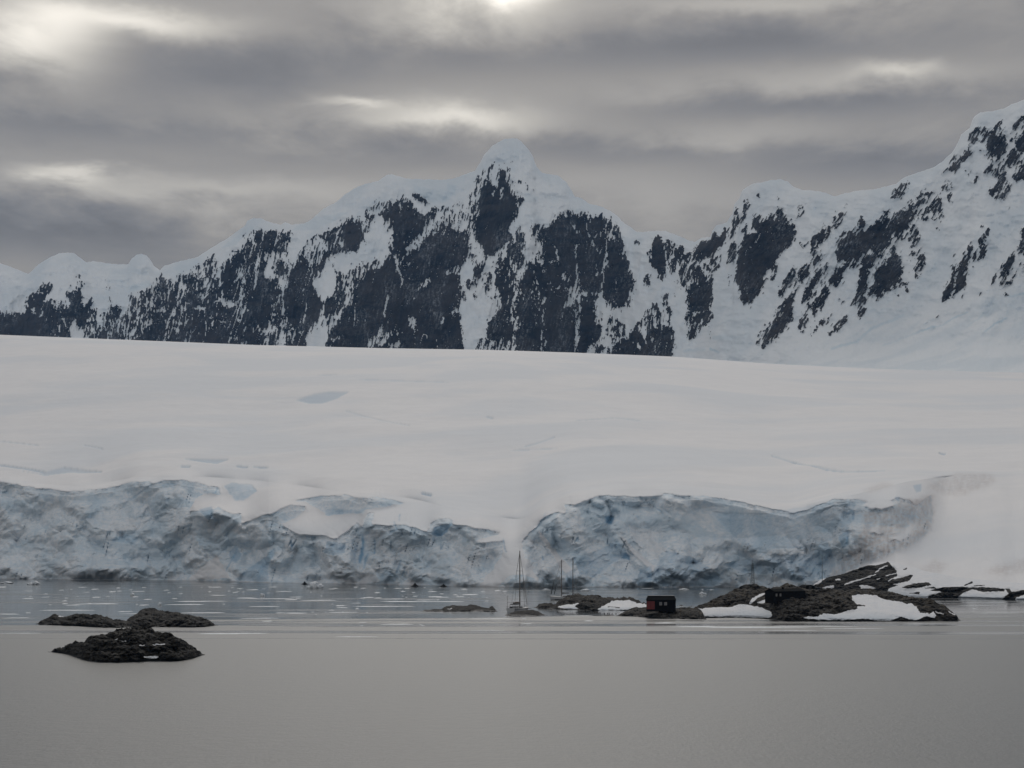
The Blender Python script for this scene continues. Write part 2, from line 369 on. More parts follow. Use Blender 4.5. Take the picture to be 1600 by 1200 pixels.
# ------------------------------------------------------------------ the mountain range
TILES_M = [
((0,380),7.5,[
 (.92,[(0,815),(120,805),(260,825),(330,760),(310,700),(310,640),(350,600),(440,600),(460,540),(520,470),(580,460),(612,485),(600,540),(540,640),(520,700),(560,690),(600,640),(610,700),(640,760),(700,745),(720,670),(750,740),(820,745),(800,640),(790,560),(820,560),(860,610),(880,560),(930,520),(950,600),(960,700),(990,740),(1040,680),(1085,610),(1100,680),(1060,770),(1030,900),(1000,960),(960,1130),(960,1300),(-1500,1300),(-1500,760)]),
 (-1,[(900,880),(860,920),(830,990),(835,1300),(970,1300),(980,1000),(930,1000),(890,970)]),
 (.1,[(1040,760),(1100,760),(1150,850),(1300,780),(1300,700),(1250,640),(1270,620),(1330,720),(1420,740),(1400,830),(1500,790),(1500,1250),(980,1250),(1000,960)]),
 (1,[(1310,740),(1360,730),(1400,750),(1370,860),(1330,860)]),(1,[(1390,880),(1450,840),(1500,800),(1500,930),(1440,935)]),
 (.7,[(1110,1000),(1200,960),(1260,1060),(1240,1250),(1080,1250)]),(.8,[(1320,1010),(1400,1030),(1420,1250),(1310,1250)]),
 (-.25,[(860,390),(920,330),(935,360),(990,440),(980,520),(940,520),(900,470)]),(-.3,[(1230,400),(1300,430),(1290,560),(1250,560)]),
 (-1,[(360,760),(410,750),(420,800),(380,830)]),('L',-1,1.2,[(450,950),(490,800),(495,740)]),('L',-1,1.2,[(680,920),(740,1100)]),('L',-1,1.2,[(730,870),(800,1020)]),('L',-1,1.2,[(530,850),(550,890)]),
 (-.2,[(-1500,900),(-800,700),(-700,1000),(-1100,1300),(-1500,1300)])]),
((200,340),6,[
 (.8,[(270,560),(310,535),(345,590),(390,580),(420,640),(470,560),(540,520),(600,530),(640,470),(690,430),(730,410),(800,345),(830,350),(800,400),(860,410),(880,470),(940,390),(1000,380),(1010,300),(1070,310),(1110,250),(1130,300),(1200,290),(1200,1300),(0,1300),(0,1100),(60,1080),(150,1090),(200,1000),(180,950),(215,830),(240,700),(270,600)]),
 (0,[(0,730),(100,690),(240,660),(240,720),(210,850),(190,960),(150,1090),(0,1160)]),
 (-1,[(490,610),(540,620),(580,550),(575,570),(530,700),(500,770),(470,850),(430,890),(390,970),(360,1060),(320,1300),(340,1100),(370,960),(400,890),(440,830),(470,730)]),
 (.0,[(560,700),(640,600),(700,500),(720,450),(830,430),(860,420),(870,600),(890,740),(850,720),(760,690),(700,740),(660,770),(620,680)]),
 (-1,[(920,740),(960,660),(1020,550),(1100,400),(1200,320),(1200,345),(1100,450),(1040,560),(980,660),(930,720)]),
 (-1,[(1070,560),(1110,550),(1070,660),(1060,800),(1090,860),(1050,920),(1010,1000),(1040,900),(1060,860),(1050,700)]),
 (-1,[(790,800),(830,770),(960,765),(1035,800),(960,850),(920,820),(870,790)]),
 (-1,[(590,860),(660,830),(750,850),(700,870)]),(-.9,[(480,860),(520,840),(570,870),(530,930),(490,900)]),(-1,[(420,1030),(490,1050),(460,1090)]),(-.5,[(410,970),(510,960),(500,1000),(420,1000)]),
 ('L',-1,1.8,[(750,920),(790,940)]),('L',-1,1.5,[(860,915),(900,930)]),('L',-1,1.8,[(820,960),(860,975)]),('L',-1,2.2,[(870,985),(910,990)]),
 (-.6,[(280,850),(330,780),(345,700),(345,850),(300,880),(260,900)]),
 (-1,[(520,1130),(550,1130),(545,1170),(520,1160)]),(-1,[(690,1120),(720,1180),(700,1180)]),(-1,[(760,1180),(815,1140),(800,1160)]),(-1,[(920,1180),(960,1100),(970,1120),(940,1180)]),
 (-.8,[(160,1070),(150,1040),(220,940),(230,960)]),(.5,[(970,310),(1030,300),(1030,340),(980,340)]),(1,[(1160,110),(1200,120),(1190,150)]),(.4,[(1040,150),(1100,160),(1095,190)])]),
((380,300),4.8,[
 (.78,[(0,430),(60,300),(130,290),(250,290),(300,310),(350,290),(380,320),(310,460),(190,450),(160,500),(180,590),(160,640),(220,660),(260,640),(300,740),(290,900),(300,940),(320,970),(270,1060),(260,1300),(0,1300)]),
 (.88,[(340,610),(400,550),(440,420),(520,330),(620,310),(650,280),(740,240),(830,195),(860,230),(880,180),(940,140),(960,200),(960,240),(900,370),(850,440),(780,450),(660,470),(610,560),(570,620),(520,640),(520,700),(560,760),(600,860),(580,960),(520,1020),(480,1070),(470,1300),(320,1300),(320,990),(310,940),(305,800),(330,700)]),
 (.05,[(440,430),(520,340),(630,320),(640,440),(580,530),(510,530),(440,480)]),(0,[(640,430),(740,250),(740,420)]),
 (-.85,[(160,640),(180,460),(300,450),(330,440),(430,430),(440,420),(400,550),(340,610),(280,640),(240,640)]),
 (.7,[(210,560),(270,500),(330,560),(330,600),(270,640),(230,610)]),
 (-1,[(280,640),(330,615),(310,720),(300,860),(298,935),(288,900),(290,760),(270,680)]),(-1,[(265,1040),(320,990),(320,1060),(290,1250),(260,1250)]),
 (-.6,[(120,1030),(190,1010),(190,950),(250,1020),(240,1060),(160,1060)]),(-.6,[(200,910),(270,900),(240,930)]),(-.8,[(0,640),(30,620),(10,690)]),(-.9,[(70,720),(85,580),(95,570),(75,700)]),(-.8,[(0,870),(50,860),(10,890)]),
 (-1,[(570,620),(610,560),(650,480),(720,460),(850,440),(960,300),(960,580),(900,620),(830,640),(800,700),(780,820),(720,930),(640,1030),(560,1060),(500,1250),(480,1200),(500,1040),(560,990),(600,940),(605,800),(610,760),(570,670)]),
 (.85,[(700,640),(740,600),(750,650),(770,760),(760,840),(720,890),(680,920),(620,1000),(590,1010),(610,900),(600,830),(660,790),(690,720)]),
 (-.5,[(860,400),(960,430),(960,600),(890,620),(760,760),(740,700),(820,560)]),('L',1,1.2,[(645,490),(690,590),(700,610)]),
 (.88,[(900,600),(960,585),(960,1300),(600,1300),(640,1060),(740,920),(790,830),(830,700)]),
 (-1,[(900,850),(940,845),(920,860)]),(-.3,[(650,1100),(720,1080),(700,1140)]),(-.5,[(340,1060),(400,1010),(390,1090),(370,1140)]),(-.9,[(410,990),(440,930),(430,980)]),(-.8,[(410,1060),(460,1030),(440,1060)]),(-.9,[(480,740),(490,690),(500,740)])]),
((540,250),4,[
 (.92,[(180,350),(240,310),(270,250),(290,270),(340,250),(370,260),(400,250),(440,310),(420,340),(480,340),(500,390),(480,460),(530,470),(620,400),(690,430),(710,460),(770,470),(770,590),(700,650),(710,750),(715,860),(715,930),(720,1060),(735,1130),(710,1300),(0,1300),(0,900),(60,800),(110,700),(230,660),(260,590),(300,450),(260,400),(220,340)]),
 (-.85,[(0,680),(60,600),(120,490),(170,400),(215,345),(260,390),(300,440),(290,500),(260,600),(240,650),(110,700),(60,800),(0,900)]),(-.1,[(0,700),(200,620),(240,660),(110,700),(30,900),(0,900)]),
 (1,[(415,205),(460,215),(520,270),(500,290),(470,250),(420,235)]),(.5,[(505,420),(510,330),(560,300),(610,285),(610,310),(540,370)]),(-.4,[(150,250),(260,230),(240,290),(140,330)]),
 (.1,[(80,370),(140,300),(150,420),(110,480)]),(.9,[(0,380),(50,360),(30,430),(90,480),(60,560),(0,580)]),(1,[(735,340),(760,340),(755,380),(735,375)]),
 (-1,[(370,560),(440,500),(500,450),(520,440),(480,500),(440,550),(390,570)]),('L',-1,2,[(340,640),(380,590),(400,580)]),(-1,[(385,650),(420,620),(400,655)]),('L',-1,2.4,[(290,530),(320,660),(350,740)]),('L',-1,1.5,[(320,540),(325,640)]),('L',-1,1.8,[(285,760),(270,850),(240,960),(225,1030)]),('L',-1,1.2,[(300,890),(260,1010)]),
 (-.7,[(130,1170),(200,1080),(230,1030),(235,1090),(180,1170)]),(-.8,[(200,1170),(240,1100),(300,1050),(270,1110),(220,1170)]),(-.9,[(280,1170),(330,1130),(340,1150),(310,1175)]),('L',-1,1.2,[(330,1060),(320,1140)]),('L',-1,1.2,[(430,1060),(440,1175)]),
 (-1,[(400,980),(425,985),(437,1030),(425,1060),(400,1040)]),(-1,[(585,1020),(620,970),(610,1030)]),(-1,[(655,960),(700,920),(700,945)]),(-.3,[(430,870),(450,790),(540,720),(530,780),(470,800)]),(-.5,[(620,710),(650,680),(690,660),(690,680)]),(-.9,[(110,910),(130,900),(125,915)]),
 (-.5,[(500,460),(560,370),(620,300),(700,250),(760,290),(770,470),(690,440),(620,400),(530,480)]),(.6,[(690,470),(740,440),(770,540),(730,640),(700,500)])]),
((700,200),6,[
 (.85,[(0,940),(60,950),(80,1060),(130,990),(200,1040),(200,1200),(0,1200)]),
 (-.35,[(190,600),(260,450),(300,520),(290,620),(270,740),(250,860),(250,1000),(200,1040),(190,900),(180,700)]),
 (1,[(310,560),(350,500),(390,500),(440,560),(470,560),(480,410),(540,380),(550,500),(580,530),(590,610),(650,720),(660,780),(640,850),(600,900),(570,960),(600,1000),(600,1060),(470,1130),(440,1200),(340,1200),(330,1120),(260,1050),(250,960),(255,870),(280,760),(290,640)]),
 (0,[(270,460),(370,370),(440,310),(440,360),(400,450),(370,510),(320,540),(280,520)]),(-.5,[(440,560),(440,450),(480,400)]),
 ('L',.5,1.5,[(525,290),(535,350)]),('L',.3,4,[(600,300),(570,400),(585,480)]),('L',1,2,[(610,410),(608,440)]),('L',1,2,[(660,475),(660,515)]),('L',1,2,[(678,475),(678,520)]),('L',.8,1.5,[(735,510),(750,590)]),('L',.6,1.2,[(790,560),(797,600)]),('L',.8,1.4,[(605,490),(605,525)]),
 ('L',-1,2,[(430,590),(420,640)]),('L',-1,2.5,[(510,560),(490,680)]),(.5,[(600,600),(640,640),(710,650),(710,700),(670,740),(640,720)]),
 (.8,[(240,600),(270,570),(270,650),(245,660)]),(1,[(135,820),(170,810),(175,860),(140,870)]),(.4,[(200,700),(220,950),(205,950)]),
 (1,[(630,990),(650,980),(665,1010),(700,980),(725,990),(725,1040),(700,1100),(670,1120),(640,1100)]),('L',1,2,[(680,895),(630,975)]),(.8,[(570,1110),(600,1070),(640,1110),(700,1130),(720,1200),(540,1200)]),
 (.88,[(790,940),(830,890),(870,910),(930,930),(990,880),(1050,850),(1100,790),(1150,770),(1180,830),(1200,850),(1200,1200),(900,1200),(900,1090),(850,1080),(810,1050)])]),
((700,380),6.665,[
 (.9,[(500,180),(540,150),(600,150),(620,20),(700,0),(780,0),(770,60),(795,120),(790,200),(750,260),(770,290),(740,350),(700,450),(680,520),(690,580),(660,640),(550,640),(550,560),(530,560),(520,500),(530,450),(480,440),(490,330)]),
 (.92,[(850,220),(900,160),(990,0),(1333,0),(1333,1300),(700,1300),(440,1300),(420,1000),(400,930),(410,830),(440,790),(520,720),(560,640),(690,600),(720,440),(790,330),(830,240)]),
 (.92,[(0,270),(110,150),(150,100),(220,40),(220,120),(130,240),(120,420),(140,560),(120,620),(100,720),(130,830),(160,1000),(120,1300),(0,1300)]),(-.1,[(0,270),(110,220),(110,330),(0,310)]),
 (-1,[(220,40),(300,30),(370,90),(400,170),(470,160),(540,70),(620,30),(600,90),(540,150),(500,210),(490,400),(440,560),(560,600),(550,650),(480,740),(420,820),(400,930),(420,1000),(300,1060),(420,1300),(120,1300),(160,1000),(130,800),(110,640),(140,560),(120,400),(130,240),(220,120)]),
 (.8,[(240,110),(280,100),(280,180),(250,190)]),(.9,[(265,250),(340,190),(390,170),(390,220),(370,330),(330,370),(270,330)]),(1,[(185,400),(220,370),(240,440),(220,500),(190,460)]),(1,[(160,520),(180,490),(190,560),(175,605),(158,580)]),(1,[(250,520),(290,500),(310,550),(275,590),(250,560)]),(.7,[(250,370),(320,370),(300,430),(250,450)]),(.8,[(380,420),(430,280),(460,330),(440,420),(440,520),(420,560),(375,545)]),(1,[(480,520),(520,500),(525,570),(490,590)]),(.6,[(440,560),(460,540),(460,600)]),
 (0,[(290,1060),(350,970),(450,1000),(500,1000),(560,1000),(700,960),(710,1250),(300,1250)]),
 (-.85,[(800,150),(850,30),(800,0),(1000,0),(970,100),(860,200),(800,260)]),(-.3,[(860,160),(960,90),(980,200),(900,230)]),
 ('L',-1,6,[(710,450),(760,280),(840,190)]),('L',-1,3.5,[(700,450),(680,600),(665,700),(675,800)]),('L',-.9,2.4,[(700,650),(720,760),(710,860),(690,1000),(660,1110)]),
 ('L',-.9,1.8,[(880,290),(930,390),(935,480),(960,640),(1000,800),(1015,950),(1010,1100)]),('L',-.9,2.2,[(870,490),(900,610),(950,690)]),('L',-.9,1.5,[(870,660),(900,760),(950,900)]),('L',-.8,1,[(975,900),(975,1110)]),('L',-1,1.5,[(990,190),(995,300)]),
 (-.6,[(1180,360),(1215,310),(1240,350)]),(-1,[(1200,650),(1250,590),(1280,610),(1260,660)]),(-.5,[(1250,550),(1333,400),(1333,590)]),(-1,[(1115,690),(1135,690),(1130,705)]),(-.9,[(1120,220),(1130,140),(1150,120),(1175,160)]),('L',-1,1.8,[(1110,20),(1145,140)]),(-.8,[(1050,190),(1090,170),(1070,240)]),(-.9,[(720,880),(740,800),(760,800),(745,890)]),(-1,[(620,820),(660,795),(660,815)]),(-.7,[(720,520),(780,520),(790,545)]),
 (-.5,[(660,240),(720,200),(710,290),(680,290)]),(-.5,[(940,560),(1030,560),(1000,640),(960,640)]),(-1,[(22,735),(90,665),(100,700)])]),
((860,300),4.615,[
 (.94,[(0,230),(70,190),(90,150),(140,130),(150,170),(240,150),(290,190),(340,175),(400,180),(450,220),(500,270),(520,330),(530,430),(560,500),(560,570),(600,620),(600,700),(570,800),(560,830),(480,840),(420,810),(380,720),(350,720),(310,800),(330,900),(370,960),(360,1080),(250,1130),(250,1300),(190,1300),(190,370),(0,370)]),
 (-.5,[(90,830),(130,760),(110,680),(150,700),(180,660),(240,700),(270,740),(240,790),(210,810),(130,830)]),('L',-1,2,[(200,580),(200,700),(215,850),(205,960),(190,1150)]),
 ('L',-1,2,[(240,190),(270,280),(320,390),(360,440)]),('L',-.9,1.4,[(400,220),(400,400),(380,520),(370,700)]),('L',-.8,1,[(340,600),(330,530)]),(-.6,[(150,240),(170,230),(205,290),(190,300)]),(-.4,[(430,340),(430,290),(500,360),(460,350)]),('L',-.7,1,[(360,280),(340,340)]),(-.5,[(75,620),(100,580),(120,620)]),(-1,[(290,745),(305,735),(312,752)]),('L',-.7,1,[(440,490),(400,520)]),
 (-.85,[(350,720),(380,720),(420,810),(480,840),(460,900),(540,880),(550,860),(560,880),(500,1040),(420,1300),(250,1300),(250,1130),(360,1080),(370,960),(340,900),(310,820)]),
 (.7,[(420,910),(460,900),(470,940),(420,950)]),(.7,[(410,1000),(500,940),(540,960),(540,1040),(480,1050),(410,1040)]),(1,[(310,1130),(370,1100),(370,1150),(320,1160)]),(.5,[(380,1120),(420,1110),(420,1150)]),(-.5,[(470,800),(520,770),(530,790),(480,810)]),
 (.92,[(420,1160),(500,1070),(560,1050),(620,950),(700,870),(770,790),(790,860),(810,960),(850,970),(895,990),(890,1080),(870,1300),(420,1300)]),(-.9,[(740,860),(760,840),(770,980),(740,970)]),(-.9,[(660,920),(700,990),(690,1050),(710,1170),(690,1100),(640,990)]),(-.9,[(560,1050),(540,1020),(610,950),(640,920)]),(-.8,[(630,1080),(650,1080),(660,1130),(630,1120)]),(-.6,[(730,1060),(760,1060),(750,1090)]),
 (.8,[(810,760),(830,730),(850,800),(875,880),(860,960),(845,950),(850,890),(820,820)]),
 (.96,[(720,400),(740,340),(790,320),(820,360),(830,450),(830,560),(810,650),(770,620),(780,590),(740,530),(710,520),(715,470)]),(.96,[(840,340),(870,360),(890,440),(890,540),(850,600),(835,590),(840,450)]),(.6,[(890,370),(923,370),(923,600),(890,570)]),
 (1,[(600,350),(640,350),(645,365),(605,365)]),(1,[(680,600),(705,590),(728,650),(715,672),(680,650)])]),
((1000,270),4,[
 (.5,[(160,410),(200,430),(230,440),(270,460),(280,520),(330,490),(350,560),(330,620),(300,690),(240,720),(260,650),(215,630),(165,640),(165,500)]),(.3,[(220,650),(200,720),(240,680)]),
 (.95,[(340,450),(390,410),(440,410),(450,370),(470,360),(490,390),(520,370),(530,340),(560,340),(530,430),(480,490),(440,520),(370,560),(345,540)]),(1,[(560,410),(590,230),(615,225),(620,300),(600,350),(580,400)]),
 (.9,[(640,300),(650,170),(690,160),(685,210),(660,240),(660,290)]),(1,[(725,140),(750,125),(750,150),(725,155)]),(.25,[(390,580),(440,540),(520,510),(490,600),(450,625),(410,610)]),
 (.85,[(330,620),(370,570),(400,640),(460,680),(460,780),(430,860),(440,870),(460,880),(455,910),(400,960),(350,1020),(310,1050),(290,1050),(300,970),(330,900),(380,880),(300,860),(300,800),(280,740),(330,690)]),(.8,[(285,870),(330,860),(320,930),(290,950)]),('L',-1,2,[(330,885),(440,860)]),
 (.9,[(545,560),(560,450),(600,440),(600,540),(570,565)]),(.5,[(545,640),(570,640),(555,715)]),('L',.4,1.2,[(450,930),(430,1060)]),(.5,[(430,640),(455,650),(460,720),(440,720)]),('L',.3,.8,[(210,750),(235,830)])]),
((1140,260),4,[
 (.96,[(40,640),(60,520),(100,470),(80,500),(70,480),(100,420),(170,420),(140,390),(140,330),(190,300),(200,350),(240,340),(250,290),(270,330),(300,310),(300,255),(340,280),(360,340),(400,370),(415,420),(380,490),(300,570),(210,690),(215,760),(150,840),(85,870),(70,830),(60,770),(35,720)]),
 (.9,[(75,400),(110,360),(120,390),(90,420)]),('L',-1,1.5,[(95,540),(150,500),(190,420)]),('L',-.9,1.3,[(260,470),(300,430)]),(.6,[(430,230),(445,225),(470,280),(450,290),(430,330),(420,330)]),(.6,[(395,340),(415,370),(400,380)]),(0,[(290,210),(305,180),(325,210)]),
 (.95,[(260,620),(300,615),(300,660),(275,720),(255,710)]),(.9,[(300,800),(330,720),(400,620),(410,660),(370,750),(310,820)]),(.85,[(400,750),(430,650),(490,610),(500,690),(430,740)]),
 (.85,[(180,1100),(200,1050),(260,970),(320,880),(350,830),(400,780),(440,750),(400,830),(390,900),(390,960),(330,1040),(210,1140),(170,1130)]),
 (.9,[(460,860),(450,830),(500,740),(530,680),(600,610),(620,620),(570,720),(520,790),(490,850)]),(.9,[(510,540),(500,580),(510,450),(560,410),(620,375),(635,400),(620,450),(560,490)]),(.6,[(500,600),(530,550),(600,560),(540,610)]),
 (.9,[(515,900),(530,840),(570,770),(600,735),(610,780),(635,780),(600,850),(570,890),(520,940)]),(.9,[(480,890),(495,850),(505,890)]),(.85,[(425,1020),(450,960),(460,920),(495,920),(495,960),(460,1020),(430,1030)]),
 (.7,[(495,1080),(510,1040),(560,980),(620,910),(560,990),(520,1050)]),('L',.6,1.2,[(640,920),(600,990)]),(.8,[(615,1050),(650,1000),(720,940),(740,910),(740,960),(700,1010),(640,1040)]),
 (.7,[(650,370),(640,320),(700,285),(730,290),(710,340),(660,390)]),('L',.6,2,[(710,250),(735,230)]),
 (.3,[(670,820),(720,770),(710,800),(680,830)]),(.7,[(690,870),(720,830),(710,860)]),(.1,[(430,480),(480,480),(460,520)])]),
((1280,260),4,[
 (.96,[(100,560),(90,530),(130,460),(180,430),(210,400),(230,450),(240,430),(250,500),(270,560),(240,590),(200,570),(160,590),(110,600)]),(1,[(240,390),(245,340),(270,310),(290,350),(280,370)]),
 (.7,[(120,430),(150,400),(150,440),(125,450)]),
 (.9,[(240,430),(300,380),(350,360),(360,330),(390,340),(400,280),(425,270),(430,320),(440,330),(500,280),(560,280),(560,240),(600,220),(650,160),(690,170),(700,190),(600,250),(610,290),(560,370),(500,470),(460,420),(400,560),(350,580),(330,520),(280,560),(250,500)]),('L',-.8,1.3,[(280,410),(330,350)]),
 (.75,[(60,710),(110,640),(200,560),(220,610),(170,640),(140,700),(110,750),(70,730)]),(.9,[(200,880),(240,740),(260,600),(290,550),(350,550),(350,600),(300,700),(290,870),(290,920),(250,960),(245,920),(260,870),(260,760),(230,860)]),
 (.96,[(300,800),(340,740),(350,640),(400,610),(440,540),(460,490),(500,550),(520,640),(510,700),(470,760),(400,800),(370,840),(350,830),(360,790),(310,810)]),(-.7,[(410,580),(450,520),(420,600),(380,620)]),
 (.6,[(555,450),(590,360),(625,420),(620,470),(570,520)]),(.6,[(550,550),(590,520),(600,550),(560,570)]),(.6,[(625,330),(660,270),(700,230),(760,190),(775,280),(710,340),(770,300),(700,290),(660,340)]),
 (.95,[(600,690),(600,640),(620,560),(650,540),(670,570),(650,630),(620,670),(600,715)]),(1,[(520,740),(555,715),(560,740),(530,755)]),(1,[(530,770),(560,760),(560,780),(535,785)]),(.9,[(480,790),(500,790),(500,808),(480,808)]),
 (.7,[(430,200),(510,110),(590,90),(540,150),(490,200)]),(.8,[(50,1055),(110,980),(180,920),(180,960),(130,1010),(70,1050)]),(.5,[(0,970),(60,910),(30,990),(0,990)]),(.4,[(725,390),(760,370),(755,400)]),(1,[(675,500),(690,480),(680,505)]),(.5,[(720,950),(760,905),(740,950)]),('L',.6,1.5,[(565,640),(558,670)])]),
((1400,150),6,[
 (.9,[(170,990),(260,900),(330,905),(370,890),(340,940),(280,980),(200,1040),(190,1110),(140,1160),(60,1200),(0,1200),(0,1110),(60,1060),(110,1080)]),('L',-1,1,[(170,1000),(270,950)]),
 (.6,[(220,1160),(270,1060),(340,990),(420,940),(440,1080),(400,1110),(350,1110),(320,1060),(260,1100)]),('L',.8,2,[(345,1170),(440,1110)]),(.8,[(415,740),(440,700),(490,680),(490,700)]),(.95,[(505,700),(520,650),(550,570),(590,600),(590,670),(550,715)]),
 (.75,[(600,600),(640,520),(650,470),(690,490),(710,500),(700,560),(620,640)]),(.6,[(690,460),(690,370),(740,310),(790,280),(760,420),(710,480)]),(.6,[(780,450),(810,310),(860,300),(850,380),(810,440)]),
 (.9,[(850,560),(860,380),(930,280),(1010,200),(1000,240),(930,360),(970,400),(970,350),(1020,370),(1040,470),(1020,560),(960,600),(930,560),(890,570)]),(.6,[(1070,400),(1100,260),(1200,170),(1400,100),(1300,200),(1100,310),(1080,420),(1050,470)]),
 (1,[(1100,420),(1160,390),(1200,290),(1500,200),(1500,500),(1130,510)]),(.85,[(1020,600),(1060,530),(1110,500),(1160,560),(1120,640),(1070,670),(1040,650)]),(.8,[(810,730),(840,670),(910,600),(900,680),(840,730)]),(.9,[(730,830),(750,750),(775,760),(760,810)]),(1,[(640,690),(660,690),(655,715)]),(1,[(670,740),(700,710),(690,740)]),(1,[(775,505),(805,505),(800,522),(775,520)]),
 (.85,[(910,740),(940,680),(1010,650),(1040,720),(1000,780),(1040,790),(1000,860),(960,930),(920,960),(880,940),(900,870),(950,790),(940,760)]),(.85,[(985,960),(1010,870),(1060,810),(1085,850),(1030,930),(1000,970)]),(.7,[(1090,790),(1090,730),(1150,700),(1160,640),(1200,590),(1400,600),(1300,770),(1130,800)]),
 (.5,[(440,900),(435,850),(530,790),(535,850),(500,880),(490,860)]),(.8,[(510,990),(540,970),(540,1000)]),(0,[(440,920),(540,900),(540,960),(460,950)])]),
((1400,320),5,[
 (.96,[(350,720),(380,640),(430,580),(440,480),(480,470),(475,520),(460,600),(450,690),(365,760)]),(.96,[(465,680),(470,560),(510,440),(540,370),(560,430),(560,520),(545,620),(490,685)]),
 (.95,[(555,390),(570,320),(610,300),(605,360),(570,420)]),(.9,[(595,450),(600,380),(625,370),(625,440)]),(.9,[(588,490),(610,460),(605,495)]),(.3,[(630,290),(680,220),(740,180),(700,280),(710,400),(640,460),(630,420),(680,350),(640,330)]),
 (1,[(955,380),(960,310),(1000,190),(1200,100),(1150,350),(1000,390)]),(.8,[(990,450),(1100,400),(1150,500),(1000,550)]),(.85,[(810,620),(830,520),(880,430),(920,360),(930,430),(870,540),(830,630)]),(.6,[(850,620),(920,560),(950,480),(930,580),(880,625)]),('L',.8,3,[(820,500),(845,472)]),
 (.8,[(750,600),(760,560),(795,540),(780,590),(740,640)]),(.5,[(630,740),(650,700),(695,660),(680,690)]),(.9,[(660,160),(685,150),(675,180)]),('L',.6,1,[(450,400),(470,380)]),(.6,[(830,710),(870,690),(880,710)]),(.6,[(300,895),(350,830),(330,880)]),('L',.5,.8,[(515,730),(530,690)]),('L',.5,1,[(770,100),(785,85)]),('L',.5,1.2,[(870,30),(910,20)])]),
]
TILES_MB = [   # blue ice in crevasse lines; bluish shade painted on snow under cornices
((1400,320),5,[('L',.8,1.8,[(0,1060),(150,1005),(280,950),(350,945),(460,880),(560,840)]),('L',.7,1.5,[(545,955),(690,850),(720,875)]),('L',.7,2.4,[(690,990),(760,940),(865,885)]),('L',.7,3,[(880,715),(1000,690)])]),
((1280,260),4,[('L',.45,5,[(80,1140),(240,1090),(330,1010),(530,930)]),('L',.4,3,[(400,1120),(560,1060),(800,980)])]),
((1000,270),4,[('L',.7,3,[(440,1100),(490,1125)]),('L',.35,7,[(460,1030),(600,1030)]),('L',.6,1,[(480,955),(600,905)]),('L',.3,6,[(280,1110),(400,1100)])]),
((540,250),4,[(.35,[(420,150),(560,190),(680,200),(640,260),(540,270),(440,210)])]),
((700,200),6,[(.4,[(0,520),(80,540),(60,640),(0,640)]),(.25,[(720,600),(860,640),(840,700),(700,700)])]),
((200,340),6,[(.3,[(400,470),(680,390),(620,480),(500,520)]),(.3,[(0,640),(200,580),(240,640),(0,710)]),(.3,[(850,300),(1000,180),(1150,60),(1190,110),(1000,260)])]),
((380,300),4.8,[(.28,[(350,290),(500,190),(820,140),(560,290)])]),
]
RIDGE = [(-300,470),(-220,440),(-150,425),(-60,404),(0,411),(20,418),(44,428),(60,413),(80,401),(92,396),(105,394.5),(117,396),(127,404),(135,410),(145,408),(160,410),(175,412),(190,413),(200,413),(206,404),(213,398),(221,396.5),(229,399),(235,406),(240,415),(250,422),(256,416),(270,411),(290,406),(307,402),(325,391),(340,381),(350,376),(370,362),(383,352),(386,345),(395,341),(408,341),(418,346),(438,351),(446,347),(455,351),(475,349),(484,345),(492,338),(505,326),(525,316),(540,303),(560,291),(577,286),(592,282),(603,274),(612,272),(622,275),(635,279),(660,280),(690,281),(708,279),(725,273),(742,267),(750,254),(757,241),(770,227),(780,222),(788,217),(800,216),(808,216),(815,222),(825,232),(833,245),(838,260),(847,270),(858,272),(872,274),(884,284),(892,296),(898,307),(908,309),(920,318),(940,323),(955,330),(968,340),(972,346),(985,355),(995,362),(1010,362),(1025,360.5),(1040,361),(1060,368),(1075,375),(1086,378),(1095,372),(1110,370),(1113,360),(1120,352),(1135,348),(1145,333),(1147,319),(1155,310),(1160,297),(1175,287),(1190,285),(1205,281),(1220,280),(1232,284),(1240,292),(1255,297),(1275,298),(1290,301),(1303,307),(1320,302),(1340,298),(1370,295),(1400,287),(1415,276),(1430,271),(1460,261),(1475,250),(1488,238),(1497,222),(1502,210),(1515,200),(1520,185),(1532,175),(1550,174),(1570,169),(1580,163),(1600,156),(1650,140),(1750,118),(1900,130)]
CREST = curve([(-300,519),(0,523),(200,531),(400,539),(600,544),(760,546.5),(900,551),(1050,557),(1200,568),(1300,573),(1400,577),(1500,580),(1600,582),(1900,586)])

